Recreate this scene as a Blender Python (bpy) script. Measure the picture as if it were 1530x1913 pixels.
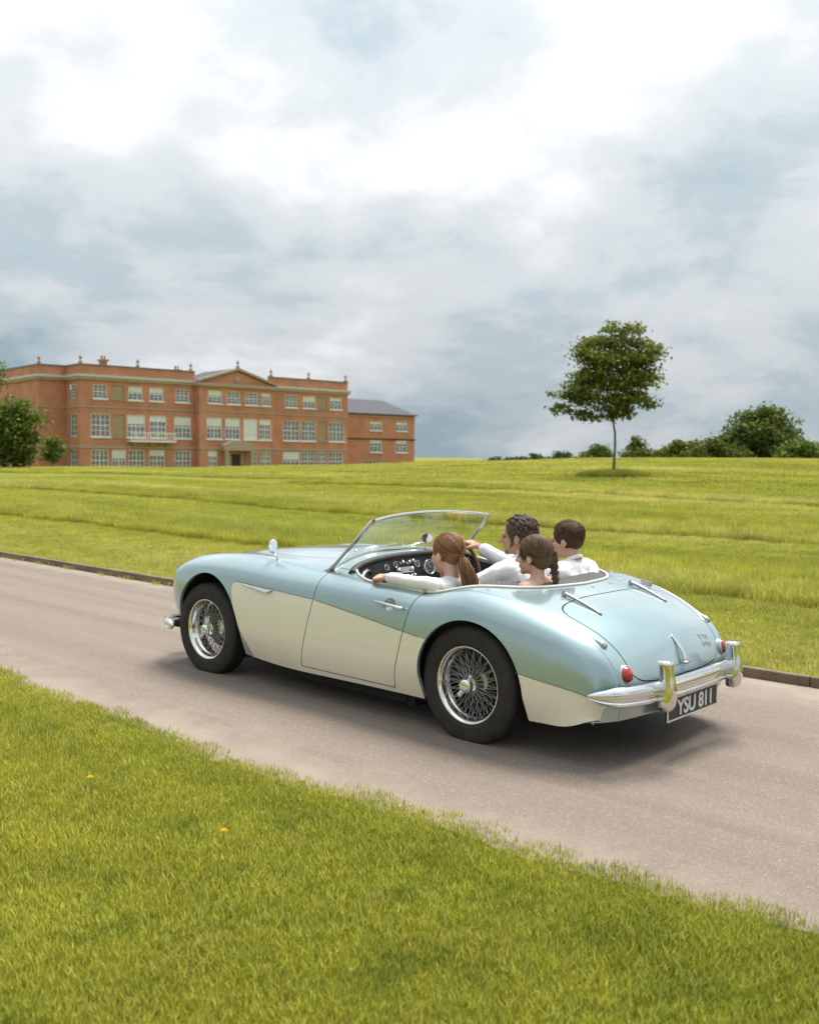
import bpy, bmesh, math, random
import numpy as np
from mathutils import Vector, Matrix, noise as mnoise
for o in list(bpy.data.objects): bpy.data.objects.remove(o, do_unlink=True)
scene = bpy.context.scene
COL = scene.collection
R = math.radians

# ---------------------------------------------------------------- camera (world frame = car frame: X ahead, Y to the car's left)
CAM = np.array([-3.2803, 4.6841, 1.5267]); YAW, PITCH, ROLL, FPX = -0.8212, -0.0570, 0.0097, 1843.62
_f = np.array([math.cos(YAW)*math.cos(PITCH), math.sin(YAW)*math.cos(PITCH), math.sin(PITCH)])
_r = np.cross(_f, [0, 0, 1]); _r /= np.linalg.norm(_r); _u = np.cross(_r, _f)
_r2 = _r*math.cos(ROLL)+_u*math.sin(ROLL); _u2 = -_r*math.sin(ROLL)+_u*math.cos(ROLL)
cam_data = bpy.data.cameras.new('camera'); cam = bpy.data.objects.new('camera', cam_data); COL.objects.link(cam)
M = Matrix.Identity(4)
for i in range(3):
    M[i][0], M[i][1], M[i][2], M[i][3] = _r2[i], _u2[i], -_f[i], CAM[i]
cam.matrix_world = M
cam_data.sensor_fit = 'HORIZONTAL'; cam_data.sensor_width = 36.0; cam_data.lens = 36.0*FPX/1530.0
cam_data.clip_start = 0.05; cam_data.clip_end = 6000
cam_data.dof.use_dof = True; cam_data.dof.focus_distance = 5.6; cam_data.dof.aperture_fstop = 4.0
scene.camera = cam
FX = np.array([math.cos(YAW), math.sin(YAW)]); RX = np.array([math.sin(YAW), -math.cos(YAW)])
def gp(L, D):                      # ground point L metres right of and D metres ahead of where the photographer stands
    return CAM[:2]+D*FX+L*RX

# ---------------------------------------------------------------- world, sun, exposure
SUN_EL, SUN_AZ = R(69), R(-80)     # azimuth measured from +X towards +Y
EXPO = 1.86
SKX, SKY = -120.0, 77.0
w = bpy.data.worlds.new('World'); scene.world = w; w.use_nodes = True
nt = w.node_tree; N = nt.nodes; Lk = nt.links; N.clear()
def nd(t, x=None, **kw):
    n = N.new(t)
    for k, v in kw.items(): setattr(n, k, v)
    return n
out = nd('ShaderNodeOutputWorld'); bg = nd('ShaderNodeBackground'); Lk.new(bg.outputs[0], out.inputs[0])
sky = nd('ShaderNodeTexSky', sky_type='NISHITA', sun_disc=False, sun_elevation=SUN_EL, sun_rotation=math.pi/2-SUN_AZ)
tc = nd('ShaderNodeTexCoord'); sep = nd('ShaderNodeSeparateXYZ'); Lk.new(tc.outputs['Generated'], sep.inputs[0])
def mth(op, a, b=None, c=None, clamp=False):
    n = nd('ShaderNodeMath', operation=op); n.use_clamp = clamp
    for i, v in enumerate((a, b, c)):
        if v is None: continue
        if isinstance(v, (int, float)): n.inputs[i].default_value = v
        else: Lk.new(v, n.inputs[i])
    return n.outputs[0]
zc = mth('MAXIMUM', sep.outputs[2], 0.0)
den = mth('ADD', zc, 0.36)
cx = mth('DIVIDE', sep.outputs[0], den); cy = mth('DIVIDE', sep.outputs[1], den)
cmb = nd('ShaderNodeCombineXYZ'); Lk.new(cx, cmb.inputs[0]); Lk.new(cy, cmb.inputs[1])
mp = nd('ShaderNodeMapping'); Lk.new(cmb.outputs[0], mp.inputs[0]); mp.inputs['Rotation'].default_value = (0, 0, -YAW)
mp.inputs['Location'].default_value = (SKX, SKY, 0)
def noise(scale, det, rough, vec, dist=0.0, lac=2.0):
    n = nd('ShaderNodeTexNoise'); n.inputs['Scale'].default_value = scale; n.inputs['Detail'].default_value = det
    n.inputs['Roughness'].default_value = rough; n.inputs['Distortion'].default_value = dist; n.inputs['Lacunarity'].default_value = lac
    Lk.new(vec, n.inputs['Vector']); return n.outputs[0]
n1 = noise(1.15, 9, 0.56, mp.outputs[0], 0.25)       # cloud masses
n2 = noise(3.6, 8, 0.58, mp.outputs[0], 0.35)         # billows
n3 = noise(0.55, 2, 0.5, mp.outputs[0], 0.1)         # broad thick and thin areas of the cloud deck
body = mth('ADD', mth('MULTIPLY', n1, 0.62), mth('ADD', mth('MULTIPLY', n2, 0.20), mth('MULTIPLY', n3, 0.18)))
ramp = nd('ShaderNodeValToRGB'); cr = ramp.color_ramp; cr.interpolation = 'EASE'
for e in list(cr.elements)[1:]: cr.elements.remove(e)
stops = [(0.40, (0.112, 0.145, 0.163)), (0.46, (0.153, 0.180, 0.194)), (0.52, (0.205, 0.219, 0.229)), (0.62, (0.292, 0.297, 0.302))]
cr.elements[0].position = stops[0][0]; cr.elements[0].color = stops[0][1]+(1,)
for p, c_ in stops[1:]:
    e = cr.elements.new(p); e.color = c_+(1,)
Lk.new(body, ramp.inputs[0])
# an overcast deck brightens evenly from the horizon to the zenith
lum = mth('MULTIPLY', mth('ADD', mth('MULTIPLY', zc, 1.02), 0.76), 1.0)
vs = nd('ShaderNodeVectorMath', operation='SCALE'); Lk.new(ramp.outputs[0], vs.inputs[0]); Lk.new(lum, vs.inputs['Scale'])
sks = nd('ShaderNodeVectorMath', operation='SCALE'); Lk.new(sky.outputs[0], sks.inputs[0]); sks.inputs['Scale'].default_value = 0.06
gap = nd('ShaderNodeMapRange'); Lk.new(n2, gap.inputs[0]); gap.inputs[1].default_value = 0.30; gap.inputs[2].default_value = 0.42
gap.inputs[3].default_value = 0.95; gap.inputs[4].default_value = 1.0
mx = nd('ShaderNodeMix', data_type='RGBA'); Lk.new(gap.outputs[0], mx.inputs[0]); Lk.new(sks.outputs[0], mx.inputs[6]); Lk.new(vs.outputs[0], mx.inputs[7])
Lk.new(mx.outputs[2], bg.inputs[0]); bg.inputs[1].default_value = 1.0
sl = bpy.data.lights.new('sun', 'SUN'); sl.energy = 1.5; sl.angle = R(26); sl.color = (1.0, 0.955, 0.88)
sun = bpy.data.objects.new('sun', sl); COL.objects.link(sun)
_sd = Vector((math.cos(SUN_EL)*math.cos(SUN_AZ), math.cos(SUN_EL)*math.sin(SUN_AZ), math.sin(SUN_EL)))
sun.rotation_euler = _sd.to_track_quat('Z', 'Y').to_euler()
vsx = scene.view_settings; vsx.view_transform = 'Standard'; vsx.look = 'None'; vsx.exposure = EXPO; vsx.gamma = 1.0; vsx.use_curve_mapping = False
scene.render.engine = 'CYCLES'; scene.cycles.use_denoising = True; scene.cycles.use_adaptive_sampling = True; scene.cycles.adaptive_threshold = 0.025
scene.cycles.max_bounces = 6; scene.cycles.diffuse_bounces = 3; scene.cycles.glossy_bounces = 4; scene.cycles.transmission_bounces = 4; scene.cycles.transparent_max_bounces = 8; scene.cycles.caustics_reflective = False; scene.cycles.caustics_refractive = False

# ---------------------------------------------------------------- helpers
def tag(o, label=None, cat=None, group=None, kind=None):
    if label: o['label'] = label
    if cat: o['category'] = cat
    if group: o['group'] = group
    if kind: o['kind'] = kind
    return o
def empty(name, loc=(0, 0, 0), rz=0, parent=None):
    o = bpy.data.objects.new(name, None); COL.objects.link(o); o.location = loc; o.rotation_euler = (0, 0, rz)
    o.empty_display_size = .1
    if parent: o.parent = parent
    return o
def link(name, me, mat=None, parent=None, smooth=False):
    o = bpy.data.objects.new(name, me); COL.objects.link(o)
    if mat is not None:
        for m in (mat if isinstance(mat, (list, tuple)) else [mat]): me.materials.append(m)
    if parent: o.parent = parent
    if smooth: me.shade_smooth()
    return o
def np_mesh(name, V, F):
    me = bpy.data.meshes.new(name); me.from_pydata([tuple(v) for v in V], [], [tuple(f) for f in F]); me.update(); return me
class MB:
    """collects shapes for one mesh"""
    def __init__(s): s.v = []; s.f = []; s.mi = []; s.cur = 0
    def add(s, V, F):
        b = len(s.v); s.v += [tuple(map(float, p)) for p in V]; s.f += [tuple(b+i for i in f) for f in F]; s.mi += [s.cur]*len(F); return s
    def box(s, c, d, rz=0, M=None):
        x, y, z = d[0]/2, d[1]/2, d[2]/2
        V = [(-x,-y,-z),(x,-y,-z),(x,y,-z),(-x,y,-z),(-x,-y,z),(x,-y,z),(x,y,z),(-x,y,z)]
        ca, sa = math.cos(rz), math.sin(rz)
        V = [(p[0]*ca-p[1]*sa+c[0], p[0]*sa+p[1]*ca+c[1], p[2]+c[2]) for p in V]
        if M is not None: V = [tuple(M @ Vector(p)) for p in V]
        return s.add(V, [(3,2,1,0),(4,5,6,7),(0,1,5,4),(1,2,6,5),(2,3,7,6),(3,0,4,7)])
    def tube(s, P, r, n=8, caps=True, closed=False, flat=1.0, up=None):
        P = [Vector(p) for p in P]; m = len(P); rr = r if isinstance(r, (list, tuple, np.ndarray)) else [r]*m
        V = []; F = []; prev = None
        for i, p in enumerate(P):
            t = ((P[(i+1) % m]-P[i-1]) if closed else (P[min(i+1, m-1)]-P[max(i-1, 0)])).normalized()
            if prev is None:
                a = Vector(up) if up else (Vector((0, 0, 1)) if abs(t.z) < .9 else Vector((1, 0, 0)))
            else: a = prev
            b = t.cross(a)
            if b.length < 1e-6: b = t.orthogonal()
            b.normalize(); a = b.cross(t); prev = a
            for k in range(n):
                an = 2*math.pi*k/n; V.append(p+a*math.sin(an)*rr[i]*flat+b*math.cos(an)*rr[i])
        for i in range(m if closed else m-1):
            for k in range(n):
                j = (i+1) % m; F.append((i*n+k, i*n+(k+1) % n, j*n+(k+1) % n, j*n+k))
        if caps and not closed: F.append(tuple(range(n))[::-1]); F.append(tuple((m-1)*n+k for k in range(n)))
        return s.add(V, F)
    def lathe(s, prof, n=32, M=None, closed=False):
        """prof = (radius, height) pairs round the Z axis"""
        V = []; F = []; m = len(prof)
        for (r, h) in prof:
            for k in range(n): a = 2*math.pi*k/n; V.append((r*math.cos(a), r*math.sin(a), h))
        for i in range(m if closed else m-1):
            for k in range(n):
                j = (i+1) % m; F.append((i*n+k, i*n+(k+1) % n, j*n+(k+1) % n, j*n+k))
        if M is not None: V = [tuple(M @ Vector(p)) for p in V]
        return s.add(V, F)
    def ball(s, c, r, n=12, m=8, M=None):
        r = r if isinstance(r, (tuple, list)) else (r, r, r); V = []; F = []
        for i in range(m+1):
            ph = math.pi*i/m
            for k in range(n):
                a = 2*math.pi*k/n; V.append((r[0]*math.sin(ph)*math.cos(a), r[1]*math.sin(ph)*math.sin(a), r[2]*math.cos(ph)))
        for i in range(m):
            for k in range(n): F.append((i*n+k, (i+1)*n+k, (i+1)*n+(k+1) % n, i*n+(k+1) % n))
        if M is not None: V = [M @ Vector(p) for p in V]
        V = [(p[0]+c[0], p[1]+c[1], p[2]+c[2]) for p in V]
        return s.add(V, F)
    def cap(s, A, B, ra, rb, n=14, m=5):
        """closed capsule that tapers from A to B"""
        A, B = Vector(A), Vector(B); t = (B-A); L = t.length
        t = t/L if L > 1e-6 else Vector((0, 0, 1)); P = []; rr = []
        for i in range(m+1):
            a = math.pi/2*(1-i/m); P.append(A-t*ra*math.sin(a)); rr.append(max(ra*math.cos(a), 1e-4))
        for i in range(m+1):
            a = math.pi/2*(i/m); P.append(B+t*rb*math.sin(a)); rr.append(max(rb*math.cos(a), 1e-4))
        up = t.orthogonal().normalized(); b = t.cross(up); V = []; F = []
        for p, r_ in zip(P, rr):
            for k in range(n): an = 2*math.pi*k/n; V.append(p+(up*math.cos(an)+b*math.sin(an))*r_)
        q = len(P)
        for i in range(q-1):
            for k in range(n): F.append((i*n+k, i*n+(k+1) % n, (i+1)*n+(k+1) % n, (i+1)*n+k))
        F.append(tuple(range(n))[::-1]); F.append(tuple((q-1)*n+k for k in range(n)))
        return s.add(V, F)
    def mesh(s, name):
        me = bpy.data.meshes.new(name); me.from_pydata(s.v, [], s.f)
        if any(s.mi): me.polygons.foreach_set('material_index', s.mi)
        me.update(); return me
    def build(s, name, mat, parent=None, smooth=False, angle=None):
        o = link(name, s.mesh(name), mat, parent, smooth)
        if angle is not None:
            bm = bmesh.new(); bm.from_mesh(o.data); bmesh.ops.recalc_face_normals(bm, faces=bm.faces); bm.to_mesh(o.data); bm.free()
            o.data.shade_smooth(); o.data.set_sharp_from_angle(angle=R(angle))
        return o
def bevel_box(mb, c, d, b, rz=0):
    bm = bmesh.new(); bmesh.ops.create_cube(bm, size=1.0)
    for v in bm.verts: v.co = Vector((v.co.x*d[0], v.co.y*d[1], v.co.z*d[2]))
    bmesh.ops.bevel(bm, geom=list(bm.edges), offset=b, segments=3, affect='EDGES', profile=.6)
    rot = Matrix.Rotation(rz, 3, 'Z')
    for v in bm.verts: v.co = rot @ v.co + Vector(c)
    bm.verts.index_update(); mb.add([v.co[:] for v in bm.verts], [[v.index for v in f.verts] for f in bm.faces]); bm.free(); return mb

# ---------------------------------------------------------------- materials
MATS = {}
def mat(name, col, rough=.6, metal=0.0, coat=0.0, coat_rough=.03, var=0.0, vscale=8.0, bump=0.0, bscale=60.0, col2=None, spec=.5, trans=0.0, sheen=0.0, space='Object', det=5.0, ior=1.5, sss=0.0):
    m = bpy.data.materials.new(name); m.use_nodes = True; t = m.node_tree; b = t.nodes['Principled BSDF']
    b.inputs['Roughness'].default_value = rough; b.inputs['Metallic'].default_value = metal; b.inputs['Coat Weight'].default_value = coat
    b.inputs['Coat Roughness'].default_value = coat_rough; b.inputs['Specular IOR Level'].default_value = spec; b.inputs['IOR'].default_value = ior
    b.inputs['Transmission Weight'].default_value = trans; b.inputs['Sheen Weight'].default_value = sheen
    if sss: b.inputs['Subsurface Weight'].default_value = sss; b.inputs['Subsurface Radius'].default_value = (.01, .004, .002)
    b.inputs['Base Color'].default_value = tuple(col)+(1,)
    tcn = t.nodes.new('ShaderNodeTexCoord')
    if var or col2:
        nz = t.nodes.new('ShaderNodeTexNoise'); nz.inputs['Scale'].default_value = vscale; nz.inputs['Detail'].default_value = det; nz.inputs['Roughness'].default_value = .6
        t.links.new(tcn.outputs[space], nz.inputs['Vector'])
        mxn = t.nodes.new('ShaderNodeMix'); mxn.data_type = 'RGBA'
        c2 = col2 if col2 else tuple(min(1, c*(1+var)) for c in col); c1 = col if col2 else tuple(c*(1-var) for c in col)
        mxn.inputs[6].default_value = tuple(c1)+(1,); mxn.inputs[7].default_value = tuple(c2)+(1,)
        mr = t.nodes.new('ShaderNodeMapRange'); mr.inputs[1].default_value = .3; mr.inputs[2].default_value = .7
        t.links.new(nz.outputs[0], mr.inputs[0]); t.links.new(mr.outputs[0], mxn.inputs[0]); t.links.new(mxn.outputs[2], b.inputs['Base Color'])
    if bump:
        n2_ = t.nodes.new('ShaderNodeTexNoise'); n2_.inputs['Scale'].default_value = bscale; n2_.inputs['Detail'].default_value = 6
        t.links.new(tcn.outputs[space], n2_.inputs['Vector'])
        bp = t.nodes.new('ShaderNodeBump'); bp.inputs['Strength'].default_value = bump; bp.inputs['Distance'].default_value = .02
        t.links.new(n2_.outputs[0], bp.inputs['Height']); t.links.new(bp.outputs[0], b.inputs['Normal'])
    MATS[name] = m; return m
# ---------------------------------------------------------------- terrain, road, kerb
def sstep(a, b, x):
    t = np.clip((np.asarray(x, float)-a)/(b-a), 0, 1); return t*t*(3-2*t)
def ground_z(x, y):
    d = np.stack([np.asarray(x, float)-CAM[0], np.asarray(y, float)-CAM[1]], -1); D = d@FX; L = d@RX
    h = 1.45*sstep(14, 85, D)*sstep(-30, 30, L)
    h = h-1.4*sstep(106, 119, D)-3.0*sstep(160, 420, D)
    road = sstep(-2.2, -5.0, np.asarray(y, float))           # level beside the drive
    return h*road+0.05*road*np.sin(np.asarray(x)*.21+np.asarray(y)*.35)*sstep(8, 30, D)
ED = np.concatenate([np.linspace(-40, 0, 9), np.arange(2, 40, 1.0), np.arange(40, 100, 3.0), np.arange(100, 130, 1.5), np.geomspace(132, 2600, 26)])
EL = np.concatenate([-np.geomspace(2600, 62, 16), np.arange(-60, 61, 2.0), np.geomspace(62, 2600, 16)])
gx = gp(0, 0)[0]+ED[:, None]*FX[0]+EL[None]*RX[0]; gy = gp(0, 0)[1]+ED[:, None]*FX[1]+EL[None]*RX[1]; gz = ground_z(gx, gy)
V = np.stack([gx, gy, gz], -1).reshape(-1, 3); nl = len(EL)
F = [(i*nl+j, i*nl+j+1, (i+1)*nl+j+1, (i+1)*nl+j)[::-1] for i in range(len(ED)-1) for j in range(nl-1)]
def grass_nodes(t, b, blade=False):
    """one colour field for soil-level turf and blades alike, in world metres: mown strips parallel to the drive, patches, straw"""
    g = t.nodes.new('ShaderNodeNewGeometry'); lk = t.links
    def nz(sc, det, vec, rough=.6):
        n = t.nodes.new('ShaderNodeTexNoise'); n.inputs['Scale'].default_value = sc; n.inputs['Detail'].default_value = det; n.inputs['Roughness'].default_value = rough
        lk.new(vec, n.inputs['Vector']); return n.outputs[0]
    def mr(v, a, c, d=0., e=1.):
        n = t.nodes.new('ShaderNodeMapRange'); n.inputs[1].default_value = a; n.inputs[2].default_value = c; n.inputs[3].default_value = d; n.inputs[4].default_value = e
        lk.new(v, n.inputs[0]); return n.outputs[0]
    def mix(f, a, c):
        n = t.nodes.new('ShaderNodeMix'); n.data_type = 'RGBA'
        lk.new(f, n.inputs[0])
        for i, v in ((6, a), (7, c)):
            if isinstance(v, tuple): n.inputs[i].default_value = v+(1,)
            else: lk.new(v, n.inputs[i])
        return n.outputs[2]
    pos = g.outputs['Position']
    mp_ = t.nodes.new('ShaderNodeMapping'); mp_.inputs['Scale'].default_value = (.22, 1.0, 1.0); lk.new(pos, mp_.inputs[0])   # streaks along the mowing direction
    base = mix(mr(nz(.55, 5, mp_.outputs[0]), .36, .64), (.238, .252, .028), (.350, .335, .042))
    base = mix(mr(nz(.16, 4, mp_.outputs[0]), .50, .66), base, (.40, .370, .095))                    # paler dry strips
    base = mix(mr(nz(3.2, 5, pos, .7), .52, .74), base, (.150, .190, .022))
    base = mix(mr(nz(9, 3, pos, .7), .62, .78), base, (.36, .31, .10))
    lk.new(base, b.inputs['Base Color'])
    if not blade:
        hs0 = t.nodes.new('ShaderNodeHueSaturation'); hs0.inputs['Value'].default_value = .66; lk.new(base, hs0.inputs['Color']); lk.new(hs0.outputs[0], b.inputs['Base Color'])  # bare turf colour darkened to stand for the shade between blades
    if blade:
        oi = t.nodes.new('ShaderNodeObjectInfo'); hs = t.nodes.new('ShaderNodeHueSaturation')
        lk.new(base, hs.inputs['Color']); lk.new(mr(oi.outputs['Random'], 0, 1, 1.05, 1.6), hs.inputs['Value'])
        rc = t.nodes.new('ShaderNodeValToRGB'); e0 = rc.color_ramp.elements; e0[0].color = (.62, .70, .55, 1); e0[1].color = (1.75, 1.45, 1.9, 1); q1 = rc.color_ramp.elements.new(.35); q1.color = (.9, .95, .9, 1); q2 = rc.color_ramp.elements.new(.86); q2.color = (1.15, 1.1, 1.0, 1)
        lk.new(g.outputs['Random Per Island'], rc.inputs[0]); mu = t.nodes.new('ShaderNodeMix'); mu.data_type = 'RGBA'; mu.blend_type = 'MULTIPLY'; mu.inputs[0].default_value = 1; lk.new(hs.outputs[0], mu.inputs[6]); lk.new(rc.outputs[0], mu.inputs[7])
        lk.new(mu.outputs[2], b.inputs['Base Color'])
    return nz, mr, pos
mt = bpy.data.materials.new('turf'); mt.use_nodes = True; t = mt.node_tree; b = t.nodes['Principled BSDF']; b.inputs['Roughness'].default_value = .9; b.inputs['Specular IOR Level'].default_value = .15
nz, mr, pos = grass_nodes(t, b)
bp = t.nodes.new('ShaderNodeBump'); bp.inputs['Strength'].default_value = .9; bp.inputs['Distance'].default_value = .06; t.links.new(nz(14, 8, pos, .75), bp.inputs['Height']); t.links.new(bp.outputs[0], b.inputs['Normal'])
mb_ = bpy.data.materials.new('grass_blade'); mb_.use_nodes = True; t = mb_.node_tree; b = t.nodes['Principled BSDF']; b.inputs['Roughness'].default_value = .55; b.inputs['Specular IOR Level'].default_value = .3
grass_nodes(t, b, True)
tr = t.nodes.new('ShaderNodeBsdfTranslucent'); ms = t.nodes.new('ShaderNodeMixShader'); ms.inputs[0].default_value = .35
src = [l for l in t.links if l.to_socket == b.inputs['Base Color']][0].from_socket
t.links.new(src, tr.inputs[0]); o_ = t.nodes['Material Output']; t.links.new(b.outputs[0], ms.inputs[1]); t.links.new(tr.outputs[0], ms.inputs[2]); t.links.new(ms.outputs[0], o_.inputs[0])
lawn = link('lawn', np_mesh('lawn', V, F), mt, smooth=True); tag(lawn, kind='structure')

# the drive: a long strip with uneven turf edges, slightly crowned
def road_near(x): return 1.74+.05*math.sin(x*.9+.4)+.035*math.sin(x*2.7)+.03*mnoise.noise(Vector((x*3.1, 0, 0)))+.02*mnoise.noise(Vector((x*11, 4, 0)))+(.0 if x > -1 else (x+1)*.16)
def road_far(x): return -1.70-.22*float(sstep(5.5, -.5, x))
xs = np.concatenate([np.arange(-60, -6, 2.0), np.arange(-6, 14, .1), np.arange(14, 30, .5), np.arange(30, 160, 4.0)])
V = []; nY = 14
for x in xs:
    a, c_ = road_far(x), road_near(max(-8, min(x, 40)))
    for k in range(nY):
        q = k/(nY-1); y = a+(c_-a)*q; V.append((x, y, .006+.02*(1-(2*q-1)**2)))
F = [(i*nY+k, (i+1)*nY+k, (i+1)*nY+k+1, i*nY+k+1) for i in range(len(xs)-1) for k in range(nY-1)]
mr_ = bpy.data.materials.new('tarmac'); mr_.use_nodes = True; t = mr_.node_tree; b = t.nodes['Principled BSDF']; lk = t.links
g = t.nodes.new('ShaderNodeNewGeometry')
def rn(sc, det, vec, rough=.6):
    n = t.nodes.new('ShaderNodeTexNoise'); n.inputs['Scale'].default_value = sc; n.inputs['Detail'].default_value = det; n.inputs['Roughness'].default_value = rough; lk.new(vec, n.inputs['Vector']); return n.outputs[0]
def rmix(f, a, c, lo, hi):
    r_ = t.nodes.new('ShaderNodeMapRange'); r_.inputs[1].default_value = lo; r_.inputs[2].default_value = hi; lk.new(f, r_.inputs[0])
    n = t.nodes.new('ShaderNodeMix'); n.data_type = 'RGBA'; lk.new(r_.outputs[0], n.inputs[0])
    for i, v in ((6, a), (7, c)):
        if isinstance(v, tuple): n.inputs[i].default_value = v+(1,)
        else: lk.new(v, n.inputs[i])
    return n.outputs[2]
P_ = g.outputs['Position']; mpr = t.nodes.new('ShaderNodeMapping'); mpr.inputs['Scale'].default_value = (.06, 2.2, 1); lk.new(P_, mpr.inputs[0])
c_ = rmix(rn(1.1, 6, mpr.outputs[0]), (.165, .130, .105), (.248, .200, .165), .36, .64)          # wheel-worn lanes
c_ = rmix(rn(2.3, 6, P_, .65), c_, (.212, .168, .137), .45, .75)
vo = t.nodes.new('ShaderNodeTexVoronoi'); vo.inputs['Scale'].default_value = 150; lk.new(P_, vo.inputs['Vector'])
sp = t.nodes.new('ShaderNodeSeparateColor'); lk.new(vo.outputs['Color'], sp.inputs[0])
c_ = rmix(sp.outputs[0], c_, (.17, .133, .105), .62, 1.15)                                         # dark and pale chippings
c_ = rmix(sp.outputs[1], c_, (.37, .31, .255), .80, 1.15)
c_ = rmix(rn(180, 3, P_, .7), c_, (.20, .16, .13), .55, .85)
sy = t.nodes.new('ShaderNodeSeparateXYZ'); lk.new(P_, sy.inputs[0]); av = t.nodes.new('ShaderNodeMath'); av.operation = 'ABSOLUTE'; lk.new(sy.outputs[1], av.inputs[0])
aw = t.nodes.new('ShaderNodeMath'); aw.operation = 'ADD'; lk.new(av.outputs[0], aw.inputs[0]); nw = rn(3.5, 5, P_); lk.new(nw, aw.inputs[1])
c_ = rmix(aw.outputs[0], c_, (.31, .25, .203), 1.8, 2.35)                                         # pale dust and fines washed to the edges
lk.new(c_, b.inputs['Base Color']); b.inputs['Roughness'].default_value = .82; b.inputs['Specular IOR Level'].default_value = .3
ad = t.nodes.new('ShaderNodeMath'); ad.operation = 'ADD'; lk.new(vo.outputs['Distance'], ad.inputs[0]); lk.new(rn(240, 4, P_), ad.inputs[1])
bp = t.nodes.new('ShaderNodeBump'); bp.inputs['Strength'].default_value = .55; bp.inputs['Distance'].default_value = .006; lk.new(ad.outputs[0], bp.inputs['Height']); lk.new(bp.outputs[0], b.inputs['Normal'])
drive = link('road', np_mesh('road', V, F), mr_, smooth=True); tag(drive, kind='structure')
# edging boards along the far side of the drive, laid end to end
mk = mat('kerb_stone', (.12, .082, .052), .85, col2=(.22, .165, .115), vscale=5, bump=.5, bscale=70, space='Object')
kerb = empty('kerb', (0, 0, 0)); tag(kerb, kind='structure')
rng = random.Random(4); bmk = MB(); bevel_box(bmk, (0, 0, 0), (1.79, .055, .15), .012); kme = bmk.mesh('edging_board'); kme.materials.append(mk)
x = -8.0
while x < 32:
    x1 = x+1.8; ya, yb = road_far(x), road_far(x1)
    o = bpy.data.objects.new('edging_board', kme); COL.objects.link(o); o.parent = kerb
    o.location = ((x+x1)/2, (ya+yb)/2-.03, .005+rng.uniform(-.006, .006)); o.rotation_euler = (rng.uniform(-.03, .03), 0, math.atan2(yb-ya, x1-x)+rng.uniform(-.003, .003)); x = x1
kb = MB()
for (a, c2_) in ((32, 120), (-60, -8.02)): kb.box(((a+c2_)/2, road_far(a)-.03, .005), (abs(c2_-a), .055, .15))
tag(kb.build('edging_far', mk, kerb), kind='stuff')

# ---------------------------------------------------------------- grass: tuft meshes scattered by geometry nodes
def tuft(name, seed, n, rad, h0, h1, lean, wid):
    rr = random.Random(seed); V = []; F = []
    for i in range(n):
        a = rr.uniform(0, 6.283); q = rad*math.sqrt(rr.random()); x, y = q*math.cos(a), q*math.sin(a)
        h = rr.uniform(h0, h1); b_ = rr.uniform(0, 6.283); ln = rr.uniform(.15, 1)*lean*h; wx, wy = -math.sin(b_)*wid, math.cos(b_)*wid
        dx, dy = math.cos(b_)*ln, math.sin(b_)*ln; k = len(V)
        V += [(x-wx, y-wy, -.01), (x+wx, y+wy, -.01), (x+dx*.35+wx*.8, y+dy*.35+wy*.8, h*.6), (x+dx*.35-wx*.8, y+dy*.35-wy*.8, h*.6), (x+dx, y+dy, h)]
        F += [(k, k+1, k+2, k+3), (k+3, k+2, k+4)]
    me = np_mesh(name, V, F); me.materials.append(mb_); return me
tcol = bpy.data.collections.new('tuft_library')
TUFTS = []
def add_tuft(*a):
    o = bpy.data.objects.new(a[0], tuft(*a)); tcol.objects.link(o); TUFTS.append(o)
for i in range(3): add_tuft('tuft_%d' % i, 11+i, 230, .15, .02, .05, .9, .0017)          # 0-2 mown
for i in range(2): add_tuft('tuft_%d' % (3+i), 31+i, 230, .17, .07, .17, .8, .0026)        # 3-4 long
for i in range(2): add_tuft('tuft_%d' % (5+i), 41+i, 260, .5, .04, .10, .9, .006)          # 5-6 coarse, for the distance
rng = np.random.default_rng(7)
PT = []
def scatter(x0, x1, y0, y1, sp, kinds, smin, smax, keep=None, jit=1.0):
    nx, ny = int((x1-x0)/sp), int((y1-y0)/sp); X, Y = np.meshgrid(np.arange(nx), np.arange(ny)); n = X.size
    x = x0+(X.ravel()+rng.uniform(0, jit, n))*sp; y = y0+(Y.ravel()+rng.uniform(0, jit, n))*sp
    d = np.stack([x-CAM[0], y-CAM[1]], -1); D = d@FX; L = d@RX
    m = (D > 1.2) & (np.abs(L) < .56*D+2.6)
    if keep is not None: m &= keep(x, y, D, L)
    x, y = x[m], y[m]; k = rng.choice(kinds, len(x)); s = rng.uniform(smin, smax, len(x))
    PT.append(np.stack([x, y, ground_z(x, y), k, s, rng.uniform(0, 6.283, len(x))], -1))
near_edge = np.vectorize(road_near)
# camera side of the drive
scatter(-6, 8, 1.2, 9, .098, [0, 1, 2], .6, 1.1, lambda x, y, D, L: (y > near_edge(np.clip(x, -8, 40))+.05+.05*rng.random(len(x))) & (D < 6.5))
scatter(-4, 14, 1.2, 9, .16, [0, 1, 2], .9, 1.4, lambda x, y, D, L: (y > near_edge(np.clip(x, -8, 40))+.06) & (D >= 6.5))
scatter(-4, 6, 1.5, 2.1, .08, [0, 1, 2], .5, 1.0, lambda x, y, D, L: (y > near_edge(np.clip(x, -8, 40))-.05) & (y < near_edge(np.clip(x, -8, 40))+.2))  # ragged edge over the tarmac
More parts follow.
